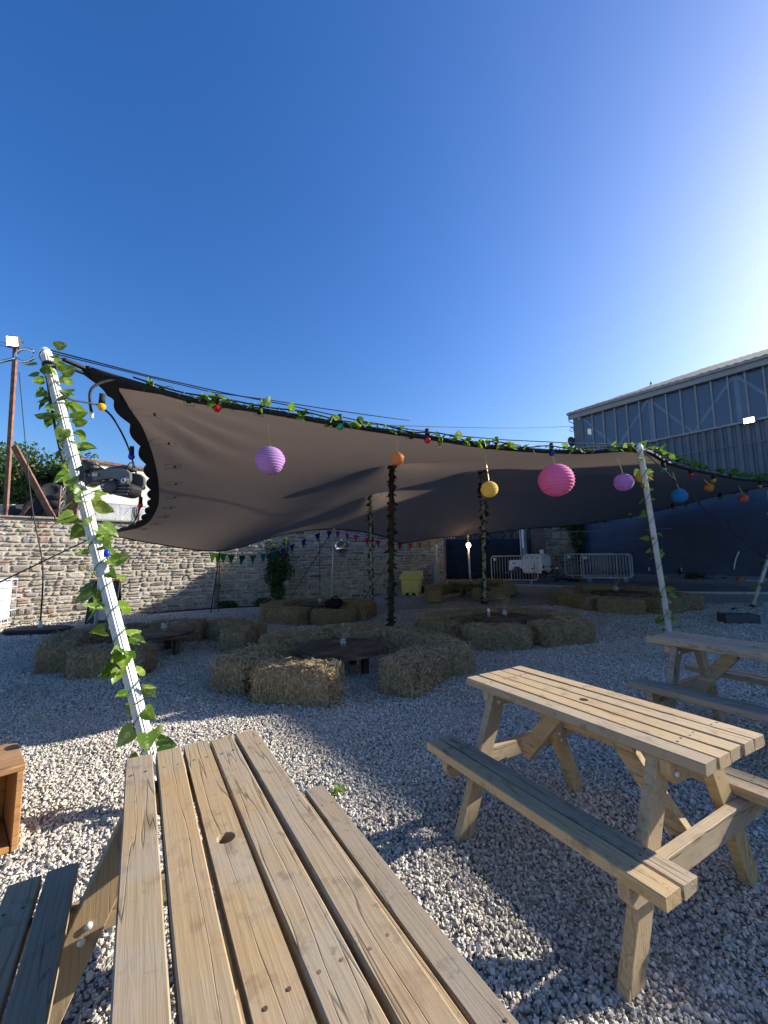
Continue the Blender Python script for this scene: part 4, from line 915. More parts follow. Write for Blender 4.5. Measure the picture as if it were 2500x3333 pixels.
pole('white tent pole wound with leaves at the middle of the right front edge', Rb, Rt, .036, 'alu', fl=True, cap='white')
RRb = on_ground(2449, 1978); RRt = C + Vector((-.05, -.1, -.05))
pole('leaning tent pole at the right edge of the picture', RRb, RRt, .045, 'alu', fl=False, cap='white')
pole('dark tent pole wound with ivy in the middle of the tent', P1b, P1t - Vector((0, 0, .06)), .055, 'bark_pole', cap='black')
pole('speckled tent pole wound with ivy in front of the far hay bale ring', P2b, P2t - Vector((0, 0, .06)), .06, 'kerb', cap='black')
pole('thin grey ivy wound pole left of the dark middle pole', P3b, P3t - Vector((0, 0, .05)), .032, 'alu', cap='black')
Gb = at(1079, 1955, 13.0); Gb.z = 0
pole('slim white pole at the back edge beside the mirror ball', Gb, G_ + Vector((.02, 0, -.02)), .030, 'alu', cap='white')
Eb = Vector((at(309, 2045, 8.6).x, 8.6, 0)); pole('slim grey pole at the back left beside the black sign', Eb, E_ + Vector((-.03, .05, -.02)), .034, 'steel', cap='black')
lb = on_ground(1532, 1914); lt = at(1523, 1745, lb.y); lp = pole('slim white pole carrying a glowing bulb at the back of the tent', lb, lt, .035, 'white', cap='white')
lq = at(1525, 1774, lb.y - .08); bt = thing('lamp_bulb', 'glowing warm bulb on the slim white pole', 'lamp', lq)
MB().lathe([(0, -.10), (.06, -.08), (.085, -.02), (.08, .03), (.05, .07), (.03, .09), (0, .09)], 14).build('globe', M['bulb_lit'], bt, True); MB().tube([(0, .02, .08), (0, .07, .13)], .02, 6).build('holder', M['black'], bt)
ll = bpy.data.lights.new('bulb_light', 'POINT'); ll.energy = 1.6; ll.color = (1, .66, .32); ll.shadow_soft_size = .08; lo = bpy.data.objects.new('bulb_light', ll); COL.objects.link(lo); lo.location = (0, -.14, 0); lo.parent = bt

def rope(label, pts, r=.009, mat='rope', name='guy_rope', cat='rope', group='guy ropes'):
    return tag(MB().tube(pts, r, 6).build(name, M[mat], None, True), label, cat, group)
def gpt(u, v, y): p = at(u, v, y); p.z = gz(p.x, p.y); return p
# corner fittings at the near left pole: shackles and straps to the tent corner
def corner_fittings():
    t = thing('corner_shackle', 'bright steel shackles and straps between pole top and tent corner', 'shackle', LFt)
    d = A - LFt; m = MB(); m.tube([(0, 0, .02), d * .45 + Vector((0, 0, .03))], .010, 6); m.tube([(.0, .02, -.01), d * .45 + Vector((0, .02, -.03))], .010, 6); m.build('turnbuckle', M['chrome'], t, True)
    m = MB(); m.bar(d * .42 + Vector((0, 0, .02)), d * 1.02, .05, .02); m.bar(d * .42 + Vector((0, .03, -.03)), d * 1.02 + Vector((0, .03, -.04)), .04, .015); m.build('strap', M['hem'], t)
    c = Vector((-.13, -.06, -.02)); m = MB(); m.tube([c + Vector((.075 * math.cos(w), .01, .055 * math.sin(w))) for w in np.linspace(.5, 2 * PI - .3, 16)], .011, 7); m.tube([c + Vector((-.07, 0, -.03)), c + Vector((-.2, -.05, -.10))], .012, 6); m.build('shackle', M['chrome'], t, True)
    m = MB(); m.lathe([(.0, -.06), (.035, -.05), (.04, 0), (.035, .05), (0, .06)], 12, c + Vector((-.27, -.07, -.14)), Matrix.Rotation(1.1, 3, 'Y')); m.build('ratchet', M['black'], t, True)
    e = c + Vector((-.20, -.06, -.14)); m = MB(); m.tube(curve_pts([e, e + Vector((.04, 0, -.08)), e + Vector((.03, 0, -.2)), e + Vector((-.03, 0, -.32)), e + Vector((-.06, 0, -.38))], 14), .012, 6); m.build('strap_tail', M['rope'], t, True)
    MB().lathe([(.046, -.03), (.048, 0), (.046, .04)], 18, (LFb - LFt).normalized() * .13, (LFt - LFb).to_track_quat('Z', 'Y').to_matrix()).build('pole_band', M['hem'], t, True)
corner_fittings()
rope('taut dark guy rope from the near left pole towards the picture edge', [LFt + Vector((-.4, -.12, -.13)), LFt + Vector((-1.6, -.9, -1.2))], .012)
rope('dark guy rope crossing the stone wall behind the vine pole', [E_ + Vector((-.05, 0, 0)), gpt(-40, 2090, 8.6) if False else Vector((-9.0, 7.2, .02))], .014)
rope('guy rope from the lowest point of the back edge to the gravel', [F_, Vector((-4.75, 11.35, .05))], .014)
rope('slack second guy rope beside the lowest point of the back edge', sag(F_, Vector((-4.6, 11.5, .05)), .12), .008)
rope('black guy rope slanting down left of the slim white pole', [G_, Vector((-3.05, 12.75, .05))], .012)
rope('dark upright cord left of the mirror ball pole', [at(1040, 1727, 12.9), gpt(1042, 1945, 12.9)], .010)
rope('guy rope slanting down left from behind the dark middle pole', [H_, Vector((-.75, 14.35, .05))], .012)
rope('long guy rope from the right front pole down to the leaning pole', [Rt + Vector((0, 0, .02)), at(2350, 1705, 5.7), at(2540, 1850, 6.0)], .010)
rope('short twisted tail hanging off the long guy rope at the right', [at(2367, 1686, 5.70), at(2374, 1705, 5.72), at(2384, 1727, 5.75)], .009)

# ------------------------------------------------------------------ paper lanterns
def lantern(label, c, r, mat, hook, ribs=15, sq=.93):
    t = thing('paper_lantern', label, 'lantern', c, random.uniform(0, 6), 'paper lanterns'); prof = []
    n = ribs * 4
    for k in range(n + 1):
        w = -PI / 2 * .93 + PI * .93 * k / n; b = 1 - .055 * abs(math.cos(PI * ribs * k / n)) ** .7 if 0 < k < n else 1
        prof.append((max(.001, r * math.cos(w) * b), r * sq * math.sin(w)))
    me = MB(); vs = []; fs = []; N = 36
    for (a, z) in prof:
        for k in range(N): w = 2 * PI * k / N; q = a * (1 + .012 * math.sin(3 * w + z * 30)); vs.append((q * math.cos(w), q * math.sin(w), z))
    for i in range(len(prof) - 1):
        for k in range(N): fs.append((i * N + k, i * N + (k + 1) % N, (i + 1) * N + (k + 1) % N, (i + 1) * N + k))
    me.add(vs, fs).build('shade', M[mat], t, True)
    z = prof[-1][1]; rr = prof[-1][0]
    m = MB(); m.tube([(rr * math.cos(w), rr * math.sin(w), z) for w in np.linspace(0, 2 * PI, 17)], r * .014, 5, False); m.bar((-rr, 0, z - .004), (rr, 0, z - .004), .006, .004); m.build('wire_frame', M['steel'], t)
    Rz = Matrix.Rotation(-t.rotation_euler.z, 3, 'Z'); h = Rz @ (Vector(hook) - Vector(c)); m = MB(); m.bar((0, 0, z), h, .014, .004, (0, 1, 0)); m.build('ribbon', M['gold'], t)
    return t
for lab, (u, v, r_px), mat, (hu, hv) in (
    ('purple paper lantern hanging nearest the left corner of the tent', (879, 1499, 50), 'p_purple', (871, 1372)), ('small orange paper lantern hanging before the dark middle pole', (1294, 1493, 23.5), 'p_orange', (1294, 1424)),
    ('yellow paper lantern on a long gold ribbon', (1593, 1593, 29), 'p_yellow', (1578, 1470)), ('largest pink paper lantern', (1810, 1563, 58), 'p_pink', (1795, 1475)), ('purple paper lantern hanging just left of the right tent pole', (2030, 1570, 31), 'p_purple', (2009, 1487))):
    hk = on_plane(A, B, hu, hv); c = at(u, v, hk.y); lantern(lab, c, r_px / F_PX * hk.y, mat, hk)
for lab, (u, v, y, r), mat, dz in (('yellow paper lantern half hidden behind the right tent pole', (2095, 1549, 6.4, .128), 'p_yellow', .25), ('blue paper lantern right of the right tent pole', (2212, 1614, 6.7, .128), 'p_blue', .40), ('small orange paper lantern high at the far right', (2307, 1587, 7.9, .09), 'p_orange', .16), ('small red paper lantern hanging over the blue wall', (2420, 1623, 9.4, .105), 'p_red', .3)):
    c = at(u, v, y); lantern(lab, c, r, mat, c + Vector((-.08, 0, dz)), 11)
# mirror balls
def mirror_ball(label, c, r, hang):
    t = thing('mirror_ball', label, 'mirror ball', c); m = MB(); n = 18
    for i in range(n):
        w0 = -PI / 2 + PI * i / n; w1 = w0 + PI / n; wm = (w0 + w1) / 2; k = max(4, int(2 * n * math.cos(wm)))
        for j in range(k):
            a0, a1 = 2 * PI * j / k, 2 * PI * (j + .96) / k; q = lambda a, w: (r * math.cos(w) * math.cos(a), r * math.cos(w) * math.sin(a), r * math.sin(w))
            m.add([q(a0, w0), q(a1, w0), q(a1, w1 - .006), q(a0, w1 - .006)], [(0, 1, 2, 3)])
    tag(m.build('mirror_tiles', M['mirror'], t), kind='stuff'); MB().lathe([(0, r - .005), (r * .16, r - .005), (r * .16, r + .03), (0, r + .03)], 10).build('neck', M['chrome'], t); MB().tube([(0, 0, r), (0, 0, r + hang)], .006, 5).build('chain', M['steel'], t)
    return t
mirror_ball('silver mirror ball hanging by the slim white pole', at(1112, 1783, 12.6), .225, .45)
mirror_ball('blue glinting mirror ball cut by the right picture edge', at(2506, 1670, 11.6), .10, .55)

# ------------------------------------------------------------------ leaves
def leaf_mesh(seed):
    r = random.Random(seed); out = [(0, 0), (.26, -.10), (.43, .08), (.45, .30), (.36, .55), (.19, .80), (0, 1.05)]; vs = []; fs = []
    mid = [(0, 0), (0, .02), (0, .12), (0, .32), (0, .56), (0, .80), (0, 1.05)]; c = r.uniform(-.25, .35); f = r.uniform(.12, .34)
    def Z(x, y): return f * abs(x) + c * (y - .35) ** 2 - (.12 * y * y) + .03 * math.sin(9 * y + 3 * x)
    for x, y in mid: vs.append((x, y, Z(x, y)))
    for s in (1, -1):
        o = len(vs)
        for x, y in out[1:-1]: vs.append((s * x, y, Z(x, y)))
        e = [0] + list(range(o, o + 5)) + [6]
        for k in range(6):
            q = (mid_i(k), e[k], e[k + 1], mid_i(k + 1)) if s > 0 else (mid_i(k + 1), e[k + 1], e[k], mid_i(k)); q2 = tuple(dict.fromkeys(q))
            if len(q2) >= 3: fs.append(q2)
    return vs, fs
def mid_i(k): return k
LEAVES = []
for kk, mt in (('leaf', 'leaf'), ('leaf_pale', 'leaf_pale')):
    for s_ in range(4):
        v_, f_ = leaf_mesh(s_ * 7 + len(kk)); me_ = bpy.data.meshes.new('leaf'); me_.from_pydata(v_, [], f_); me_.materials.append(M[mt]); me_.polygons.foreach_set('use_smooth', [True] * len(f_)); LEAVES.append(me_)
def put_leaf(parent, p, direction, size, r, pale):
    me = LEAVES[(4 if r.random() < pale else 0) + r.randrange(4)]; o = link('leaf', me, parent); d = Vector(direction).normalized()
    q = d.to_track_quat('Y', 'Z') @ Quaternion((0, 1, 0), r.uniform(-1.1, 1.1)); o.rotation_mode = 'QUATERNION'; o.rotation_quaternion = q; o.location = p; o.scale = (size, size, size)
def vine_on_pole(label, base, top, rad, n, s0, s1, seed, pale, t0=.0, t1=1.0, turns=16):
    r = random.Random(seed); base, top = Vector(base), Vector(top); t = thing('leaf_garland', label, 'garland', base, 0, 'leaf garlands'); d = top - base; q = d.to_track_quat('Z', 'Y').to_matrix(); L = d.length
    pts = [];
    for i in range(turns * 10 + 1): f = t0 + (t1 - t0) * i / (turns * 10); w = f * turns * 2 * PI; rr = rad + .006; pts.append(q @ Vector((rr * math.cos(w), rr * math.sin(w), f * L)))
    MB().tube(pts, .0035, 5).build('vine', M['stem'], t, True)
    cl = [r.random() for k in range(int(n / 4))]
    for i in range(n):
        f = t0 + (t1 - t0) * min(1, max(0, (cl[i % len(cl)] + r.gauss(0, .018)) if r.random() < .45 else (i + r.random()) / n)); w = r.uniform(0, 2 * PI); s = r.uniform(s0, s1)
        o = q @ Vector((math.cos(w), math.sin(w), 0)); p = q @ Vector((0, 0, f * L)) + o * (rad + .012)
        dr = o * r.uniform(.5, 1.1) + Vector((0, 0, r.uniform(-.9, .35))) + Vector((r.uniform(-.4, .4), r.uniform(-.4, .4), 0)); put_leaf(t, p + dr.normalized() * r.uniform(0, .03), dr, s, r, pale)
    return t
vine_on_pole('green and cream vine garland wound up the near left pole', LFb, LFt, .042, 145, .065, .13, 3, .6, .03, 1.02, 20)
vine_on_pole('leaf garland wound up the right front tent pole', Rb, Rt, .038, 46, .065, .115, 4, .55, .10, 1.0, 9)
vine_on_pole('sparse leaf garland on the leaning pole at the right edge', RRb, RRb.lerp(RRt, .5), .046, 12, .12, .18, 5, .3, .1, 1.0, 4)
def vine_stuff(label, base, top, rad, n, size, seed):
    r = random.Random(seed); base, top = Vector(base), Vector(top); t = thing('ivy_garland', label, 'garland', base, 0, 'ivy garlands on the inner poles'); d = top - base; q = d.to_track_quat('Z', 'Y').to_matrix(); L = d.length; m = MB(); vsl, fsl = leaf_mesh(1)
    for i in range(n):
        f = (i + r.random()) / n; w = r.uniform(0, 2 * PI); o = q @ Vector((math.cos(w), math.sin(w), 0)); dr = (o + Vector((0, 0, r.uniform(-.9, .2)))).normalized(); rot = dr.to_track_quat('Y', 'Z').to_matrix() @ Matrix.Rotation(r.uniform(-1, 1), 3, 'Y'); s = size * r.uniform(.7, 1.3); p = q @ Vector((0, 0, f * L)) + o * rad
        m.add([rot @ Vector(v) * s + p for v in vsl], fsl)
    tag(m.build('leaves', M['foliage_dark'] if seed != 9 else M['leaf'], t), kind='stuff'); pts = []
    for i in range(161): f = i / 160; w = f * 16 * 2 * PI; pts.append(q @ Vector(((rad + .01) * math.cos(w), (rad + .01) * math.sin(w), f * L)))
    MB().tube(pts, .012, 5).build('vine', M['foliage_dark'], t)
vine_stuff('dark ivy wound up the dark middle pole', P1b, P1t, .055, 130, .085, 6); vine_stuff('dark ivy wound up the speckled pole', P2b, P2t, .06, 150, .11, 7); vine_stuff('dark ivy wound up the thin grey pole', P3b, P3t, .032, 120, .09, 8)
def vine_on_edge(label, pts, n, s0, s1, seed, pale, stuff=False):
    r = random.Random(seed); t = thing('leaf_garland', label, 'garland', pts[0], 0, 'leaf garlands'); o = Vector(pts[0]); c = curve_pts([p for p in pts], 220)
    wob = [p - o + Vector((0, 0, .03 + .03 * math.sin(i * .55))) + Vector((.02 * math.sin(i * .9), -.03 + .02 * math.cos(i * .7), 0)) for i, p in enumerate(c)]
    MB().tube(wob, .004, 5).build('vine', M['leaf_pale'], t, True); m = MB(); vsl, fsl = leaf_mesh(2)
    cen = [r.random() for k in range(max(3, n // 5))]
    for i in range(n):
        f = min(1, max(0, cen[i % len(cen)] + r.gauss(0, .022))) if r.random() < .6 else r.random(); p = wob[int(f * 220)]; dr = Vector((r.uniform(-1, 1), r.uniform(-1, .2), r.uniform(-.9, .9))); s = r.uniform(s0, s1)
        if stuff: rot = dr.to_track_quat('Y', 'Z').to_matrix(); m.add([rot @ Vector(v) * s + p for v in vsl], fsl)
        else: put_leaf(t, p, dr, s, r, pale)
    if stuff: tag(m.build('leaves', M['leaf'], t), kind='stuff')
iB = int(np.argmin(np.linalg.norm(S[:, 0] - np.array(B), axis=1)))
vine_on_edge('trailing leaf garland along the left half of the front tent edge', [Vector(S[i, 0]) for i in range(4, iB // 2 + 2, 3)], 62, .06, .105, 21, .4)
vine_on_edge('trailing leaf garland along the right half of the front tent edge', [Vector(S[i, 0]) for i in range(iB // 2, iB + 1, 3)], 64, .065, .115, 22, .45)
FAR_END = C + Vector((1.6, .9, -.05))
vine_on_edge('leaf garland running right from the right front pole', [B + Vector((0, 0, .05))] + [Vector(S[i, 0]) + Vector((0, 0, .06)) for i in range(iB + 4, NU, 6)] + [FAR_END], 130, .075, .13, 23, .3, True)
vine_on_edge('leaf garland along the far right tent edge over the blue wall', [Vector(S[NU, j]) for j in range(2, NV, 6)] + [Vector(S[i, NV]) for i in range(NU, NU - 34, -6)], 120, .10, .17, 24, .2, True)

# ------------------------------------------------------------------ festoon lights
def festoon(label, pts, bulbs, r=.009, bs=1.0, loose=.0):
    o = Vector(pts[0]); t = thing('festoon_string', label, 'string lights', o, 0, 'festoon strings'); MB().tube([p - o for p in curve_pts(pts, 160)], r, 6).build('cable', M['hem'], t, True)
    for p, mat in bulbs:
        p = Vector(p) - o; s = bs; k = random.uniform(-.012, .012)
        MB().lathe([(.022 * s, .06 * s), (.026 * s, .0), (.024 * s, .05 * s), (.022 * s, .10 * s), (.0, .10 * s)], 12, p).build('socket', M['hem'], t, True)
        b = MB().lathe([(0, -.052 * s), (.018 * s, -.048 * s), (.032 * s, -.028 * s), (.034 * s, -.010 * s), (.026 * s, .008 * s), (0, .010 * s)], 14, p).build('bulb', M[mat], t, True)
fe = [Vector(S[i, 0]) + Vector((0, -.03, .05 + .02 * math.sin(i))) for i in range(3, iB + 1, 3)]
def eb(u, v): return on_plane(A, B, u, v)
def eb2(u, v): return on_plane(B, C, u, v)
festoon('festoon cable with coloured bulbs along the front tent edge', fe, [(eb(706, 1322), 'b_red'), (eb(1107, 1383), 'b_green'), (eb(1391, 1427), 'b_red'), (eb(1618, 1452), 'b_yellow'), (eb(1796, 1470), 'b_blue')], .008, 1.15)
festoon('festoon cable with coloured bulbs running right from the right front pole', [B + Vector((0, 0, .05))] + [Vector(S[i, 0]) + Vector((0, 0, .08)) for i in range(iB + 4, NU, 6)] + [FAR_END], [(eb2(2160, 1526), 'b_green'), (eb2(2249, 1543), 'b_red'), (eb2(2323, 1561), 'b_yellow'), (eb2(2474, 1580), 'b_yellow')], .008, 1.25)
festoon('festoon cable with small bulbs along the far right tent edge', [Vector(S[NU, j]) for j in range(2, NV, 6)] + [Vector(S[i, NV]) for i in range(NU, NU - 40, -6)], [(at(2344, 1619, 13.2), 'b_green'), (at(2189, 1648, 14.6), 'b_red'), (at(2050, 1670, 15.6), 'b_yellow')], .010, 2.0)
ls = resample(LEFT, 40); lo_ = [p + Vector((-.15, -.10, -.03)) + Vector((0, 0, .03 * math.sin(i * 1.7))) for i, p in enumerate(ls)]
festoon('drooping festoon cable with bulbs along the scalloped left tent edge', [at(705, 1300, 3.95) if False else lo_[3]] + lo_[5:36:3], [(at(331, 1318, 3.45), 'b_yellow'), (at(428, 1482, 4.4), 'b_blue'), (at(465, 1583, 5.2), 'b_yellow'), (at(457, 1641, 5.6), 'b_red')], .010, 1.0)
t = thing('power_cable', 'dark flex looping from the vine pole to the tent corner', 'cable', LFt); c_ = [Vector(p) - LFt for p in (at(150, 1210, 3.15), at(168, 1330, 3.08), at(190, 1440, 3.0), at(205, 1500, 2.95))]; MB().tube(curve_pts(c_, 30), .009, 6).build('flex', M['rope'], t, True)
c_ = [Vector(p) - LFt for p in (at(198, 1277, 3.0), at(230, 1300, 3.1), at(280, 1310, 3.3), at(320, 1318, 3.45))]; MB().tube(curve_pts(c_, 24), .008, 6).build('flex', M['rope'], t, True)
c_ = [Vector(p) - LFt for p in (at(398, 1232, 3.6), at(330, 1245, 3.5), at(296, 1270, 3.45), at(293, 1310, 3.45), at(299, 1350, 3.45))]; MB().tube(curve_pts(c_, 24), .012, 7).build('flex', M['rope'], t, True); MB().lathe([(0, -.03), (.012, -.03), (.014, .02), (0, .02)], 8, c_[-1]).build('plug', M['steel'], t)
rope('thin overhead cable above the front tent edge', [LFt + Vector((.02, 0, .05))] + [Vector(S[i, 0]) + Vector((0, 0, .10 + .03 * math.sin(i * .2))) for i in range(4, iB, 5)] + [B + Vector((0, 0, .08))], .006, 'rope', 'overhead_cable', 'cable', 'overhead cables')
rope('second thin cable sagging above the front tent edge', [LFt + Vector((.02, 0, .03))] + [Vector(S[i, 0]) + Vector((0, .03, .155 - .04 * math.cos(i * .1))) for i in range(4, 26, 4)], .005, 'rope', 'overhead_cable', 'cable', 'overhead cables')

# ------------------------------------------------------------------ bunting
def bunting():
    p0 = F_ + Vector((-.35, .1, -.02)); c = [p0, at(716, 1800, 10.5), at(800, 1808, 11.0), at(880, 1797, 11.6), at(960, 1768, 12.2), at(1060, 1728, 12.9), at(1130, 1733, 13.5), at(1215, 1755, 14.0), at(1300, 1768, 14.5), at(1380, 1764, 15.0), at(1440, 1752, 15.4)]
    t = thing('bunting', 'string of rainbow coloured triangular flags along the back tent edge', 'bunting', p0); pts = curve_pts(c, 240); MB().tube([p - p0 for p in pts], .006, 5).build('cord', M['white'], t, True)
    cols = [(.50, .62, .05), (.16, .45, .06), (.05, .36, .10), (.02, .25, .10), (.01, .13, .10), (.01, .24, .20), (.01, .26, .26), (.01, .20, .30), (.015, .10, .42), (.02, .06, .40), (.03, .05, .38), (.06, .03, .34), (.12, .03, .36), (.28, .02, .28), (.50, .03, .38), (.62, .05, .30), (.60, .02, .10), (.60, .015, .05), (.55, .01, .02), (.60, .03, .015), (.66, .12, .02), (.68, .20, .03), (.66, .42, .05), (.55, .55, .06)]
    n = len(cols)
    for k, cc in enumerate(cols):
        i = int((k + .35) / n * 236); j = min(240, i + 6); a = pts[i] - p0; b = pts[j] - p0; b = a + (b - a).normalized() * .20; mid = (a + b) / 2 + Vector((random.uniform(-.03, .03), random.uniform(-.05, .05), -.27)); mt = NT('flag_cloth'); mt.col(cc); mt.set(.85, 0, .1); mt.translucent(cc, .35)
        nn = (b - a).cross(mid - a).normalized() * .0015; MB().add([a - nn, b - nn, mid - nn, a + nn, b + nn, mid + nn], [(0, 2, 1), (3, 4, 5), (0, 1, 4, 3), (1, 2, 5, 4), (2, 0, 3, 5)]).build('flag', mt.m, t)
bunting()

# ------------------------------------------------------------------ moving-head stage light clamped on the near pole
def stage_light():
    y = 2.72; o = at(330, 1560, y); s = y / F_PX                 # metres per picture unit at that distance
    t = thing('stage_light', 'black moving head stage light clamped to the vine wrapped pole', 'stage light', o + Vector((.03, .05, 0))); t.scale = (.80, .80, .80)
    def q(u, v, dy=0): return Vector(((u - 330) * s, dy, -(v - 1560) * s))
    # arm of the yoke
    arm = [(285, 1528), (318, 1524), (350, 1518), (395, 1517), (425, 1524), (440, 1540), (442, 1568), (430, 1584), (408, 1580), (392, 1566), (368, 1559), (340, 1560), (318, 1565), (287, 1570)]
    def pris(name, poly, y0, th, mat, bevel=.006, par=t):
        m = MB(); pp = [q(a, b) for a, b in poly]; n = len(pp)
        m.add([Vector((p.x, y0, p.z)) for p in pp] + [Vector((p.x, y0 + th, p.z)) for p in pp], [tuple(range(n)), tuple(range(2 * n - 1, n - 1, -1))] + [(i, n + i, n + (i + 1) % n, (i + 1) % n) for i in range(n)])
        return m.build(name, M[mat], par, bevel=bevel)
    pris('yoke_arm', arm, -.10, .035, 'satin_grey'); pris('yoke_arm', arm, .10, .035, 'satin_grey')
    pris('base_plate', [(268, 1527), (318, 1522), (320, 1572), (270, 1576)], -.09, .21, 'black')
    head = [(305, 1568), (345, 1566), (380, 1562), (412, 1572), (440, 1584), (443, 1600), (438, 1620), (420, 1632), (395, 1632), (370, 1626), (345, 1617), (325, 1616), (312, 1600)]
    hd = pris('head', head, -.075, .16, 'black', .012)
    for k in range(4): a = 1582 + 13 * k; m = MB(); m.bar(q(372 - 6 * k, a + 2, -.082), q(438 - 3 * k, a + 4, -.082), .008, .010, (0, 1, 0)); m.build('cooling_fin', M['satin_grey'], hd)
    m = MB(); m.lathe([(.0, -.02), (.045, -.02), (.05, 0), (.05, .02), (0, .02)], 20, q(362, 1594, -.085), Matrix.Rotation(PI / 2, 3, 'X')); m.build('lens_ring', M['darkgrey'], hd, True)
    m = MB(); c = q(330, 1586, -.083); m.box(c, (.036, .01, .020)); m.build('display', M['screen'], hd)
    for k in range(4): m = MB(); m.lathe([(0, -.004), (.0045, -.003), (.0045, .004), (0, .004)], 10, q(323 + 5.2 * k, 1601 - .8 * k, -.083), Matrix.Rotation(PI / 2, 3, 'X')); m.build('button', M['steel'], hd)
    for rr, mt, dy in ((.036, 'satin_grey', -.108), (.022, 'steel', -.113), (.009, 'darkgrey', -.118)): m = MB(); m.lathe([(0, -.004), (rr, -.004), (rr, .004), (0, .004)], 22, q(420, 1571, dy), Matrix.Rotation(PI / 2, 3, 'X')); m.build('pivot', M[mt], t, True)
    top = [(318, 1520), (335, 1510), (360, 1506), (400, 1500), (418, 1503), (425, 1514), (400, 1520), (350, 1522)]; pris('top_cover', top, -.07, .14, 'darkgrey', .008)
    m = MB(); m.tube(curve_pts([q(415, 1525, -.06), q(424, 1505, -.08), q(432, 1490, -.06), q(437, 1505, -.05), q(430, 1525, -.05)], 18), .006, 6); m.tube(curve_pts([q(282, 1512, -.03), q(300, 1514, -.05), q(318, 1523, -.05)], 10), .007, 6); m.tube(curve_pts([q(262, 1490, -.02), q(290, 1500, -.06), q(325, 1522, -.06)], 12), .006, 6); m.build('lead', M['rope'], t, True)
    # hook clamps on the pole
    for (u, v) in ((232, 1500), (240, 1560)): m = MB(); m.lathe([(.052, -.035), (.062, -.03), (.062, .03), (.052, .035)], 16, q(u + (6 if v > 1520 else 8), v, .02), Matrix.Rotation(-.28, 3, 'Y')); m.box(q(u - 14, v - 12, .02), (.05, .06, .075)); m.build('clamp', M['black'], t, bevel=.004)
    m = MB(); m.bar(q(238, 1556, .0), q(285, 1548, .0), .04, .05, (0, 1, 0)); m.build('mounting_bar', M['black'], t); m = MB(); m.bar(q(214, 1500, .01), q(214, 1560, .01), .05, .06, (0, 1, 0)); m.build('mounting_plate', M['black'], t)
    MB().bar(q(290, 1545, -.115), q(313, 1545, -.115), .03, .004, (0, 1, 0)).build('label_strip', M['label'], t)
stage_light()
MB_ = MB(); MB_.lathe([(0, -.022), (.014, -.02), (.018, 0), (.016, .025), (0, .03)], 14); o = MB_.build('blue_lamp_cap', M['b_blue'], None, True); o.location = at(347, 1803, 2.75); tag(o, 'small blue bulb holder fixed to the near left pole', 'bulb')

# ------------------------------------------------------------------ left side props
def a_board():
    p = Vector((at(338, 2018, 10.0).x, 10.0, 0)); t = thing('pavement_sign', 'black folding pavement sign with an orange top at the wall', 'sign', p, .25); W, H, lean = .62, 1.0, .22
    for s in (-1, 1):
        m = MB(); a = Vector((0, s * lean, 0)); b = Vector((0, s * .02, H)); m.bar(a, b, W, .03, (0, 1, 0)); pn = m.build('board', M['black'] if s < 0 else M['darkgrey'], t, bevel=.006)
    m = MB(); m.bar((-W / 2, 0, H + .02), (W / 2, 0, H + .02), .07, .06); m.build('top_rail', M['orange'], t, bevel=.006)
    d = (Vector((0, -.02, H)) - Vector((0, -lean, 0))).normalized(); n = Vector((0, -d.z, d.y)); base = Vector((0, -lean, 0)) + n * .0185
    def face(x, z): return base + Vector((x, 0, 0)) + d * z
    m = MB(); m.prism([(-.10, .10), (.28, .10), (.28, .52), (-.10, .52)], base, (1, 0, 0), d, n, .004); m.build('poster', M['poster'], t)
    m = MB(); m.tube([face(-.10 + .045 * math.cos(w), .79 + .03 * math.sin(w)) for w in np.linspace(.6, 5.7, 12)], .006, 5); m.bar(face(-.16, .70), face(-.06, .70), .012, .03); m.bar(face(-.04, .70), face(.08, .70), .012, .028); m.build('lettering', M['white'], t)
a_board()
def flag_pole():
    b = Vector((at(132, 2028, 8.75).x, 8.75, 0)); t = thing('banner_pole', 'thin dark banner pole standing on a black rubber base', 'pole', b); top = at(62, 1212, 8.75) - b
    MB().tube(curve_pts([(0, 0, .1), (-.06, 0, 1.4), top * .5 + Vector((.04, 0, 0)), top], 24), [.016] * 8 + [.013] * 9 + [.009] * 8, 7).build('shaft', M['rope'], t, True)
    m = MB(); poly = [(-.62, -.2), (-.4, -.36), (.35, -.36), (.62, -.2), (.62, .15), (.3, .36), (-.35, .36), (-.62, .18)]; m.prism(poly, (0, 0, .0), (1, 0, 0), (0, 1, 0), (0, 0, 1), .11); m.build('base', M['rubber'], t, bevel=.03); MB().lathe([(.04, .1), (.03, .25), (0, .25)], 10).build('spigot', M['steel'], t)
flag_pole()
def ibc():
    p = Vector((at(0, 2050, 8.6).x - .95, 8.9, 0)); t = thing('tank_container', 'white plastic tank in a wire cage at the left edge', 'tank', p, .2); m = MB(); m.box((0, 0, .62), (.95, .95, .86)); m.build('tank', M['ibc'], t, bevel=.05)
    m = MB(); m.box((0, 0, .08), (1.04, 1.04, .05))
    for x in (-.42, 0, .42): m.box((x, 0, .03), (.1, 1.0, .06))
    m.build('pallet', M['wood_grey'], t); m = MB()
    for z in (.14, .40, .66, .92, 1.09):
        c = [(-.52, -.52, z), (.52, -.52, z), (.52, .52, z), (-.52, .52, z), (-.52, -.52, z)]
        for a, b in zip(c, c[1:]): m.tube([a, b], .012, 6)
    for k in range(6):
        x = -.52 + 1.04 * k / 5
        for a, b in ((x, -.52), (x, .52), (-.52, x), (.52, x)): m.tube([(a, b, .1), (a, b, 1.09)], .010, 6)
    m.build('cage', M['steel'], t); m = MB(); m.bar((.5, -.56, 1.0), (.47, -.58, .35), .07, .006); m.build('green_tape', M['leaf_pale'], t)
ibc()
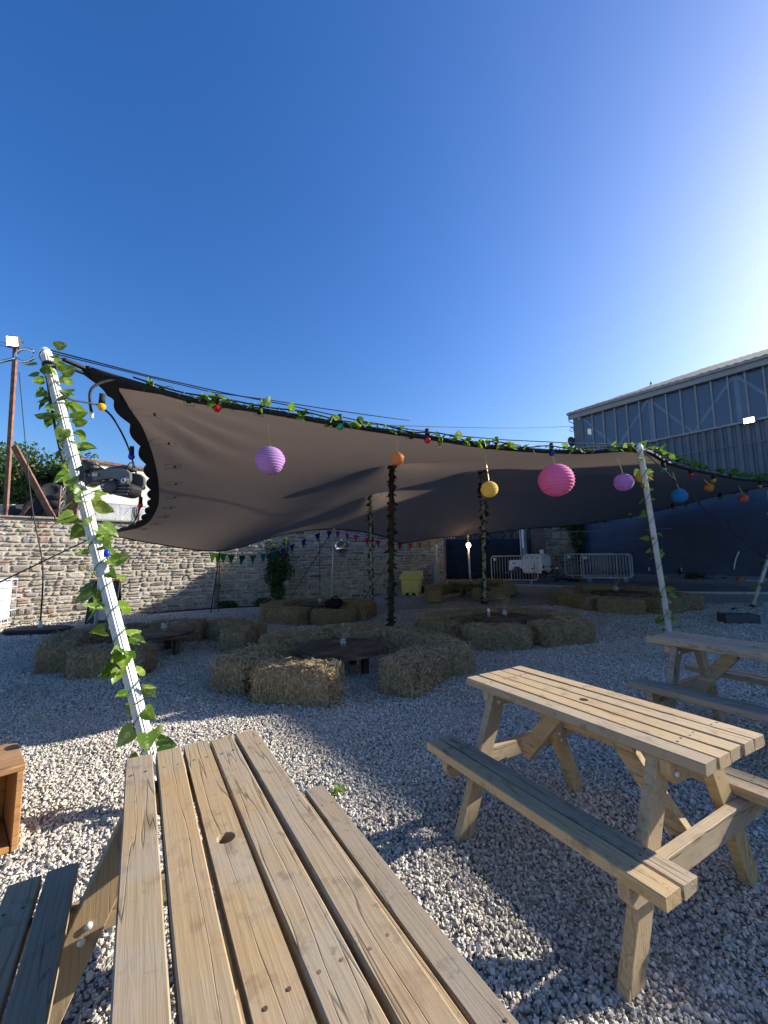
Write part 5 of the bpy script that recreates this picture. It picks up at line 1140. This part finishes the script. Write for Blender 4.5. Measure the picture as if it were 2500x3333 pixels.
def hose_on_ground():
    pts = [Vector((x, y, .02)) for x, y in ((-8.8, 9.6), (-7.6, 10.7), (-6.2, 11.9), (-5.0, 12.7), (-3.4, 13.3), (-1.2, 14.2), (.6, 15.0))]; o = MB().tube(curve_pts(pts, 60), .02, 6).build('ground_cable', M['rope'], None, True); tag(o, 'black cable lying along the foot of the stone wall', 'cable')
hose_on_ground()

# ------------------------------------------------------------------ hay bales
def bale_meshes(seed, n_straw, Lb=.92, Wb=.44, Hb=.37):
    r = np.random.default_rng(seed); rr = random.Random(seed); bm = bmesh.new(); bmesh.ops.create_cube(bm, size=1.0); bmesh.ops.subdivide_edges(bm, edges=bm.edges[:], cuts=9, use_grid_fill=True)
    for v in bm.verts:
        p = Vector((v.co.x, v.co.y, v.co.z)) * 2; e = 11.0; s = (abs(p.x) ** e + abs(p.y) ** e + abs(p.z) ** e) ** (1 / e); p = p / max(s, 1e-6)
        q = Vector((p.x * Lb / 2, p.y * Wb / 2, p.z * Hb / 2)); d = p.normalized(); nz = noise.noise(q * 6 + Vector((seed * 3.1, 0, 0))) * .022 + noise.noise(q * 17 + Vector((0, seed, 0))) * .010
        flake = -.012 * (abs((q.x * 9.5) % 1.0 - .5) < .10); v.co = q + d * (nz + flake); v.co.z += Hb / 2
    me = bpy.data.meshes.new('bale_body'); bm.to_mesh(me); bm.free(); me.materials.append(M['core']); me.polygons.foreach_set('use_smooth', [True] * len(me.polygons))
    # straw stalks over the surface
    vs = []; fs = []
    face_w = np.array([Wb * Hb, Wb * Hb, Lb * Hb, Lb * Hb, Lb * Wb]); face_w /= face_w.sum(); fc = r.choice(5, n_straw, p=face_w); half = np.array([Lb / 2, Wb / 2, Hb / 2])
    for k in range(n_straw):
        f = fc[k]; p = r.uniform(-1, 1, 3) * .96; nrm = np.zeros(3); ax, sg = ((0, -1), (0, 1), (1, -1), (1, 1), (2, 1))[f]; p[ax] = sg; nrm[ax] = sg
        fl = np.abs(p) ** 11; s = fl.sum() ** (1 / 11); p = p / s * half; p[2] += Hb / 2
        d = r.normal(size=3); d -= nrm * d.dot(nrm); d[2] *= 1.3 if f < 4 else 1; d /= np.linalg.norm(d) + 1e-9; L = r.uniform(.035, .12) * (1.0 if r.random() < .93 else 1.7); w = r.uniform(.0014, .0032); out = r.uniform(.0, .18) if r.random() < .85 else r.uniform(.2, .8)
        side = np.cross(d, nrm); side /= np.linalg.norm(side) + 1e-9; p0 = p - nrm * .006 - d * L * .5 + r.uniform(0, .012) * nrm; p1 = p0 + d * L * .5 + nrm * L * out * .6 + r.normal(size=3) * .006; p2 = p0 + d * L + nrm * L * out * .7 + r.normal(size=3) * .012 - np.array([0, 0, .25 * L * out])
        side = side * w + nrm * w * .6; o = len(vs)
        for q in (p0, p1, p2): vs.append(tuple(q - side)); vs.append(tuple(q + side))
        fs += [(o, o + 1, o + 3, o + 2), (o + 2, o + 3, o + 5, o + 4)]
    ms = bpy.data.meshes.new('straw'); ms.from_pydata(vs, [], fs); ms.materials.append(M['straw'])
    m = MB()
    for y in (-.11, .11):
        a, z0, z1 = Lb / 2 + .004, .03, Hb + .004; m.tube([(-a, y, z0), (-a, y, z1 - .03), (-a + .03, y, z1), (a - .03, y, z1), (a, y, z1 - .03), (a, y, z0)], .0032, 5)
    return me, ms, m.mesh('twine', M['twine'])
NEAR = [bale_meshes(1, 6500), bale_meshes(2, 6500), bale_meshes(3, 6500)]; FARB = [bale_meshes(4, 2200), bale_meshes(5, 2200)]
def bale(label, x, y, rz, near, group, s=1.0):
    r = random; k = NEAR if near else FARB; a, b, c = k[r.randrange(len(k))]; t = thing('hay_bale', label, 'hay bale', (x, y, gz(x, y) - .01), rz + (PI if r.random() < .5 else 0), group); t.scale = (s, s * r.uniform(.95, 1.05), r.uniform(.94, 1.05))
    link('bale_body', a, t); tag(link('straw', b, t), kind='stuff'); link('twine', c, t); return t
def ring(cx_, cy_, R_, angs, labels, near, group, s=1.0):
    for (a, dr, dt), l in zip(angs, labels):
        w = math.radians(a); x, y = cx_ + (R_ + dr) * math.cos(w), cy_ + (R_ + dr) * math.sin(w); bale(l, x, y, w + PI / 2 + math.radians(dt), near, group, s)
T1 = on_ground(1112, 2102, .33); T4 = on_ground(1642, 2006, .36); T3 = on_ground(508, 2056, .36); T2 = on_ground(1036, 1963, .36); T6 = on_ground(2012, 1926, .36); T5 = Vector((2.82, 13.7, 0))
def ringc(T): return T.x, T.y
g = 'hay bales of the front ring'
bale('sunlit hay bale at the front of the nearest ring', -.93, 4.50, math.radians(-12), True, g, .96)
bale('hay bale left behind the sunlit bale in the nearest ring', -1.62, 5.12, math.radians(72), True, g, .98)
bale('hay bale at the back left of the nearest ring', -1.33, 6.22, math.radians(32), True, g, 1.0); bale('hay bale at the back of the nearest ring behind the flower jar', -.52, 6.72, math.radians(0), True, g, 1.0)
bale('hay bale at the back right of the nearest ring before the dark pole', .36, 6.42, math.radians(-42), True, g, 1.0); bale('hay bale at the right of the nearest ring in the second row', .80, 5.72, math.radians(-74), True, g, .98); bale('hay bale with its end facing us at the right of the nearest ring', .36, 4.93, math.radians(57), True, g, 1.0)
g = 'hay bales of the middle right ring'; x, y = ringc(T4)
bale('hay bale at the front of the ring with the drink can', x - .42, y - .98, math.radians(-8), True, g, 1.08); bale('hay bale at the front right of the ring with the drink can', x + .68, y - .84, math.radians(22), True, g, 1.08); bale('hay bale at the right of the ring with the drink can', x + 1.12, y - .05, math.radians(78), True, g, 1.08); bale('hay bale at the back right of the ring with the drink can', x + .78, y + .85, math.radians(-42), True, g, 1.05); bale('hay bale at the back of the ring with the drink can', x - .1, y + 1.12, math.radians(4), True, g, 1.05); bale('hay bale at the back left of the ring with the drink can', x - .92, y + .78, math.radians(25), True, g, 1.02); bale('hay bale standing a little off at the left of the ring with the can', x - 1.28, y - .18, math.radians(-62), True, g, 1.0)
g = 'hay bales of the left ring'; x, y = ringc(T3)
ring(x, y, 1.05, [(-150, .12, 0), (-88, .02, 8), (20, .28, -25), (56, .28, 0), (100, .05, 0), (150, .05, 0), (-182, .15, 0)], ['hay bale at the far left front of the left ring', 'hay bale in front of the round table behind the vine pole', 'hay bale end at the right of the left ring', 'hay bale at the back right of the left ring', 'hay bale at the back of the left ring', 'hay bale at the back left of the left ring', 'leftmost hay bale of the left ring'], True, g)
g = 'hay bales of the back middle ring'; x, y = ringc(T2)
ring(x, y, 1.12, [(-118, 0, 0), (-64, 0, 4), (-14, .05, 0), (40, .12, -10), (95, 0, 0), (148, 0, 0), (200, .02, 0)], ['hay bale at the front left of the ring with the black bag', 'hay bale under the black bag', 'rightmost hay bale of the ring with the black bag', 'hay bale at the back right of the ring with the black bag', 'hay bale at the back of the ring with the black bag', 'hay bale at the back left of the ring with the black bag', 'leftmost hay bale of the ring with the black bag'], False, g, 1.05)
g = 'hay bales of the far ring by the lamp'; x, y = ringc(T5)
bale('single hay bale with its end to us at the left of the far ring', x - 1.25, y - .62, math.radians(80), False, g, 1.05); bale('hay bale behind the round table at the left of the far ring', x - .95, y + .65, math.radians(35), False, g, 1.05); bale('hay bale at the back of the far ring under the lamp pole', x - .05, y + 1.05, 0, False, g, 1.05); bale('hay bale in front of the far ring beside the speckled pole', x + .45, y - .95, math.radians(14), False, g, 1.15); bale('hay bale at the right of the far ring', x + 1.18, y - .15, math.radians(75), False, g, 1.1); bale('hay bale at the back right of the far ring', x + .85, y + .75, math.radians(-40), False, g, 1.05)
g = 'hay bales of the right ring'; x, y = ringc(T6)
ring(x, y, 1.22, [(-165, .1, 0), (-118, .02, 0), (-66, .03, 0), (-18, .25, 12), (35, .1, 0), (90, .05, 0), (145, .08, 0)], ['leftmost hay bale of the ring before the barriers', 'hay bale at the front left of the ring before the barriers', 'hay bale at the front of the ring before the barriers', 'hay bale right of the right tent pole', 'hay bale at the back right of the ring before the barriers', 'hay bale at the back of the ring before the barriers', 'hay bale at the back left of the ring before the barriers'], False, g, 1.15)
def loose_straw():
    r = np.random.default_rng(9); vs = []; fs = []
    for (x, y, sx, sy, n) in ((-1.65, 4.65, .22, .16, 260), (-.9, 4.2, .5, .1, 120), (.3, 4.6, .4, .2, 120), (-.4, 5.0, .6, .5, 160), (2.3, 6.6, .9, .2, 140), (-3.6, 5.6, .9, .2, 120), (-.5, 3.6, 1.6, .6, 120), (1.2, 5.6, 1.2, .8, 160), (-2.2, 4.6, .8, .5, 100)):
        for k in range(n):
            px_, py_ = x + r.normal() * sx, y + r.normal() * sy; a = r.uniform(0, 6.28); L = r.uniform(.03, .12); z = gz(px_, py_) + r.uniform(.012, .032); d = np.array([math.cos(a), math.sin(a)]) * L / 2; s = np.array([-math.sin(a), math.cos(a)]) * .0018; o = len(vs)
            vs += [(px_ - d[0] - s[0], py_ - d[1] - s[1], z), (px_ - d[0] + s[0], py_ - d[1] + s[1], z), (px_ + d[0] + s[0], py_ + d[1] + s[1], z + r.uniform(-.004, .01)), (px_ + d[0] - s[0], py_ + d[1] - s[1], z)]; fs.append((o, o + 1, o + 2, o + 3))
    me = bpy.data.meshes.new('loose_straw'); me.from_pydata(vs, [], fs); me.materials.append(M['straw']); tag(link('loose_straw', me), 'loose straw scattered around the bales', 'straw', kind='stuff')
loose_straw()

# ------------------------------------------------------------------ low round tables and what stands on them
def round_table(label, T, R_, z=.36):
    g0 = gz(T.x, T.y); t = thing('round_table', label, 'table', (T.x, T.y, g0), random.uniform(0, 6), 'low round tables')
    n = 7; w = 2 * R_ / n
    for k in range(n):
        y0 = -R_ + k * w; y1 = y0 + w - .004; poly = []
        def hx(y): return math.sqrt(max(0, R_ * R_ - y * y))
        ys = np.linspace(y0, y1, 7)
        poly = [(hx(v), v) for v in ys] + [(-hx(v), v) for v in ys[::-1]]; pp = []
        for q in poly:
            if not pp or (abs(q[0] - pp[-1][0]) + abs(q[1] - pp[-1][1])) > 1e-4: pp.append(q)
        MB().prism(pp, (0, 0, z - .03), (1, 0, 0), (0, 1, 0), (0, 0, 1), .03).build('plank', M['table_dark'], t)
    MB().lathe([(R_ * .8, z - .062), (R_ * 1.03, z - .062), (R_ * 1.03, z - .034), (R_ * .8, z - .034)], 48).build('rim', M['table_dark'], t)
    for k in range(4): a = .4 + k * PI / 2; m = MB(); m.bar((R_ * .62 * math.cos(a), R_ * .62 * math.sin(a), -.01), (R_ * .62 * math.cos(a), R_ * .62 * math.sin(a), z - .05), .08, .08); m.build('leg', M['table_dark'], t, bevel=.006)
    m = MB(); m.bar((-R_ * .6, 0, z - .09), (R_ * .6, 0, z - .09), .07, .05); m.bar((0, -R_ * .6, z - .092), (0, R_ * .6, z - .092), .07, .05); m.build('cross_brace', M['table_dark'], t)
    return g0 + z
def jar(label, x, y, z, s, n, seed):
    r = random.Random(seed); t = thing('flower_jar', label, 'jar', (x, y, z), r.uniform(0, 6), 'jars of dried flowers'); t.scale = (s, s, s)
    MB().lathe([(0, 0), (.032, 0), (.036, .006), (.036, .075), (.030, .088), (.030, .098), (.027, .098), (.027, .088), (.032, .072), (.032, .008), (0, .008)], 18).build('glass', M['jar'], t, True); MB().lathe([(.0375, .022), (.0375, .058), (.0365, .058), (.0365, .022)], 18).build('paper_band', M['label'], t, True); MB().tube([(.038 * math.cos(w), .038 * math.sin(w), .040) for w in np.linspace(0, 2 * PI, 17)], .0022, 5, False).build('twine', M['twine'], t)
    for k in range(n):
        a = r.uniform(0, 6.28); l = r.uniform(.16, .27); b = r.uniform(.02, .11); lean = -.03
        pts = [(0, 0, .01), (.01 * math.cos(a), .01 * math.sin(a), .09), (b * .5 * math.cos(a) + lean * .5, b * .5 * math.sin(a), l * .7), (b * math.cos(a) + lean, b * math.sin(a), l)]; m = MB(); m.tube(curve_pts(pts, 6), .0016, 4); m.lathe([(0, -.012), (.008, -.004), (.010, .004), (.004, .014), (0, .016)], 7, pts[-1]); m.build('flower_stem', M['dry'], t)
for (T, R_, lab, jl, s, ju) in ((T1, .545, 'low dark round table inside the nearest bale ring', 'jar of dried flowers with a paper band on the nearest round table', 1.05, (.02, .02)), (T4, .56, 'low dark round table in the ring with the drink can', 'jar of dried flowers beside the drink can', 1.25, (.02, .05)), (T3, .55, 'low dark round table in the ring behind the vine pole', 'jar of dried flowers on the left round table', 1.3, (.08, .1)), (T2, .52, 'low dark round table in the ring with the black bag', 'jar of dried flowers on the table beside the black bag', 1.3, (.05, .0)), (T5, .56, 'low dark round table under the lamp in the far ring', 'jar of dried flowers on the table under the lamp', 1.3, (.03, .0)), (T6, .66, 'low dark round table in the ring before the barriers', 'jar of dried flowers on the table before the barriers', 1.7, (.0, .1))):
    z = round_table(lab, T, R_, .33 if T is T1 else .36 if T is not T5 else .42); jar(jl, T.x + ju[0], T.y + ju[1], z, s, 9, int(R_ * 100) + int(abs(T.x * 10)))
t = thing('drink_can', 'tall silver drink can on the middle right round table', 'can', (T4.x - .30, T4.y - .04, gz(T4.x, T4.y) + .36)); MB().lathe([(0, 0), (.026, 0), (.031, .008), (.031, .13), (.026, .146), (.026, .15), (.022, .148), (0, .146)], 18).build('can_body', M['can'], t, True); MB().box((.006, 0, .1505), (.02, .011, .002)).build('ring_pull', M['steel'], t)
def black_bag():
    w = math.radians(-64); p = Vector((T2.x + 1.12 * math.cos(w) + .05, T2.y + 1.12 * math.sin(w) - .02, gz(T2.x, T2.y) + .35)); bm = bmesh.new(); bmesh.ops.create_icosphere(bm, subdivisions=3, radius=1)
    for v in bm.verts: q = v.co.copy(); s = 1 + .35 * noise.noise(q * 1.7) + .12 * noise.noise(q * 4.3); v.co = Vector((q.x * .22 * s, q.y * .17 * s, q.z * .12 * s + .10)); v.co.z = max(v.co.z, .0)
    me = bpy.data.meshes.new('bag_body'); bm.to_mesh(me); bm.free(); me.materials.append(M['cloth']); me.polygons.foreach_set('use_smooth', [True] * len(me.polygons)); t = thing('black_bag', 'crumpled black bag lying on a hay bale of the back ring', 'bag', p); link('bag_body', me, t); MB().tube(curve_pts([(-.12, -.05, .16), (-.04, -.08, .25), (.06, -.06, .26), (.13, -.03, .15)], 12), .012, 6).build('strap', M['cloth'], t)
black_bag()

# ------------------------------------------------------------------ picnic tables
TL, TW, TH, TB, TWb, THb, TT, FX, FY = 1.252, .473, .75, .543, .184, .445, .043, .435, .478
def plank_mesh(L, w, th, hole=0, seed=0):
    r = random.Random(seed); m = MB()
    if not hole:
        n = 12; vs = []; fs = []; cr = [(-.5, -.5), (.5, -.5), (.5, .5), (-.5, .5)]; b = .0035
        ring_ = [(-w / 2 + b, -th / 2), (w / 2 - b, -th / 2), (w / 2, -th / 2 + b), (w / 2, th / 2 - b), (w / 2 - b, th / 2), (-w / 2 + b, th / 2), (-w / 2, th / 2 - b), (-w / 2, -th / 2 + b)]
        for i in range(n + 1):
            x = -L / 2 + L * i / n; dy = .0018 * math.sin(x * 3 + seed) + r.uniform(-.0004, .0004); dz = .0016 * math.sin(x * 2.3 + seed * 2)
            for k, (y, z) in enumerate(ring_): vs.append((x + r.uniform(-.0015, .0015) * (i in (0, n)), y + dy, z + dz))
        for i in range(n):
            for k in range(8): fs.append((i * 8 + k, i * 8 + (k + 1) % 8, (i + 1) * 8 + (k + 1) % 8, (i + 1) * 8 + k))
        fs.append(tuple(range(7, -1, -1))); fs.append(tuple(n * 8 + k for k in range(8))); m.add(vs, fs)
    else:
        N = 24; s = w / 2; sq = []
        for k in range(N): a = 2 * PI * k / N; c, q = math.cos(a), math.sin(a); f = s / max(abs(c), abs(q)); sq.append((c * f, q * f))
        vs = [];
        for z in (-th / 2, th / 2): vs += [(x, y, z) for x, y in sq] + [(hole * math.cos(2 * PI * k / N), hole * math.sin(2 * PI * k / N), z) for k in range(N)]
        fs = []
        for k in range(N):
            j = (k + 1) % N; fs += [(k, j, N + j, N + k), (2 * N + k, 3 * N + k, 3 * N + j, 2 * N + j), (N + k, N + j, 3 * N + j, 3 * N + k)]
            if abs(sq[k][1]) > s * .999 and abs(sq[j][1]) > s * .999: fs.append((k, 2 * N + k, 2 * N + j, j))
        m.add(vs, fs)
        for sg in (-1, 1):
            x0, x1 = sg * s, sg * L / 2; o = [(x0, -s, -th / 2), (x0, s, -th / 2), (x0, s, th / 2), (x0, -s, th / 2), (x1, -s, -th / 2), (x1, s, -th / 2), (x1, s, th / 2), (x1, -s, th / 2)]; m.add(o, [(4, 5, 6, 7), (0, 4, 7, 3), (1, 2, 6, 5), (3, 7, 6, 2), (0, 1, 5, 4)])
    return m
def picnic_table(label, x, y, yaw, mat, tx=0, ty=0, seed=0, ext=0.0):
    r = random.Random(seed); t = thing('picnic_table', label, 'picnic table', (x, y, gz(x, y)), yaw, 'timber picnic tables'); t.rotation_euler = (ty, -tx, yaw)
    wood_ = M[mat]; g_ = .012; pw = (TW - 4 * g_) / 5
    for k in range(5):
        yy = -TW / 2 + pw / 2 + k * (pw + g_); o = plank_mesh(TL + ext + r.uniform(-.004, .004), pw, TT, .023 if k == 2 else 0, seed + k).build('top_plank', wood_, t); o.location = (r.uniform(-.004, .004) + ext / 2, yy, TH - TT / 2)
    bw = (TWb - g_) / 2
    for s in (-1, 1):
        for k in range(2): yy = s * (TB - bw / 2 - k * (bw + g_)); o = plank_mesh(TL, bw, TT, 0, seed + 20 + k + s).build('seat_plank', wood_, t); o.location = (r.uniform(-.004, .004), yy, THb - TT / 2)
    hb = .090; lt_ = .045
    for sx in (-1, 1):
        xo = sx * (FX + .045)
        for s in (-1, 1):
            a = Vector((sx * FX, s * FY, -.015)); b = Vector((sx * FX, s * .165, TH - TT - .004)); m = MB(); d = (b - a).normalized(); w = .046 / abs(d.z)
            m.add([Vector((xx, p.y + e * w, p.z)) for p in (a, b) for xx in (sx * FX - lt_ / 2, sx * FX + lt_ / 2) for e in (-1, 1)], [(0, 1, 3, 2), (4, 6, 7, 5), (0, 4, 5, 1), (2, 3, 7, 6), (0, 2, 6, 4), (1, 5, 7, 3)]); m.build('leg', M[mat + '_Z'], t, bevel=.003)
        for nm, z1, hw in (('seat_support', THb - TT - .003, TB - .012), ('top_batten', TH - TT - .003, TW / 2 - .02)):
            c = .035; m = MB(); m.prism([(-hw, z1), (-hw, z1 - hb + c), (-hw + c, z1 - hb), (hw - c, z1 - hb), (hw, z1 - hb + c), (hw, z1)], (xo - lt_ / 2, 0, 0), (0, 1, 0), (0, 0, 1), (1, 0, 0), lt_ - .002); m.build(nm, M[mat + '_Y'], t, bevel=.003)
        m = MB(); m.bar((sx * (FX - .03), 0, THb - TT - .06), (sx * .13, 0, TH - TT - .03), .085, .042, (0, 1, 0)); m.build('brace', wood_, t, bevel=.003)
        for s in (-1, 1):
            f = lambda z: s * (FY + (.165 - FY) * (z + .015) / (TH - TT + .011))
            for z in (THb - TT - .028, THb - TT - .065, TH - TT - .05): MB().lathe([(0, -.005), (.011, -.004), (.011, .003), (0, .004)], 8, (sx * (FX - .026), f(z), z), Matrix.Rotation(PI / 2, 3, 'Y')).build('bolt', M['steel'], t, True)
            MB().lathe([(0, -.006), (.011, -.005), (.011, .003), (0, .004)], 8, (sx * (FX + .071), f(TH - TT - .05), TH - TT - .05), Matrix.Rotation(PI / 2, 3, 'Y')).build('bolt', M['steel'], t, True)
    m = MB()
    for sx in (-1, 1):
        for k in range(5):
            for e in (-.25, .25): yy = -TW / 2 + pw / 2 + k * (pw + g_) + e * pw; m.lathe([(.0042, 0), (.0042, .0016), (0, .0016)], 7, (sx * (FX + .045) + r.uniform(-.006, .006), yy, TH - .0004))
        for s in (-1, 1):
            for k in range(2):
                for e in (-.25, .25): yy = s * (TB - bw / 2 - k * (bw + g_)) + e * bw; m.lathe([(.0042, 0), (.0042, .0016), (0, .0016)], 7, (sx * (FX + .045) + r.uniform(-.006, .006), yy, THb - .0004))
    tag(m.build('screw_heads', M['rust'], t), kind='stuff'); return t
picnic_table('weathered picnic table nearest the camera at the bottom', -.4345, 1.181, -1.0275, 'wood_worn', -.005, .003, 3, .045)
picnic_table('bright new timber picnic table at the right in the sun', 1.012, 2.167, -1.059, 'wood_new', .005, .010, 60)
picnic_table('greyish picnic table in the shade at the far right', 2.665, 3.037, -1.037, 'wood_grey', 0, 0, 90)

# wooden box at the left edge
def wooden_box():
    p = on_ground(58, 2769); t = thing('wooden_box', 'orange brown wooden box open at the front at the left edge', 'box', (p.x, p.y, 0), .82); H, W, D = .42, .62, .40
    for nm, c, s in (('side_board', (-.015, D / 2, H / 2), (.03, D, H)), ('side_board', (-W + .015, D / 2, H / 2), (.03, D, H)), ('top_board', (-W / 2, D / 2, H - .0145), (W + .01, D + .01, .03)), ('bottom_board', (-W / 2, D / 2, .02), (W - .064, D - .01, .03)), ('back_board', (-W / 2, D - .02, H / 2), (W - .064, .03, H - .036))):
        o = MB().box((0, 0, 0), s).build(nm, M['wood_box'], t, bevel=.004); o.location = c
wooden_box()
def hollow_block():
    p = on_ground(2405, 2030); t = thing('hollow_block', 'dark hollow concrete block lying on the gravel at the right', 'block', (p.x, p.y, gz(p.x, p.y)), -.25); L, W, H = .62, .36, .21; m = MB()
    for y in (-W / 2 + .03, W / 2 - .03): m.box((0, y, H / 2), (L, .06, H))
    for x in (-L / 2 + .035, -.06, L / 2 - .09): m.box((x, 0, H / 2), (.07 if x < 0 else .18, W - .12, H - .002))
    m.box((0, 0, .02), (L - .02, W - .122, .03)); m.build('block_body', M['darkblock'], t, bevel=.008)
    p = on_ground(2390, 1988); o = MB().lathe([(0, 0), (.05, 0), (.06, .04), (.04, .07), (0, .08)], 9).build('ground_anchor', M['black'], None, True); o.location = p; tag(o, 'small black anchor cap on the gravel behind the hollow block', 'anchor')
hollow_block()
def small_plants():
    p = on_ground(1105, 2590); t = thing('weed_sprig', 'tiny green weed sprouting from the gravel beside the bench', 'weeds', p); leaf_cloud('leaves', M['leaf'], t, [(0, 0, .03, .05, .04, .03)], 26, .018, 5); MB().tube([(0, 0, -.02), (0, 0, .04)], .003, 4).build('stalk', M['stem'], t)
small_plants()
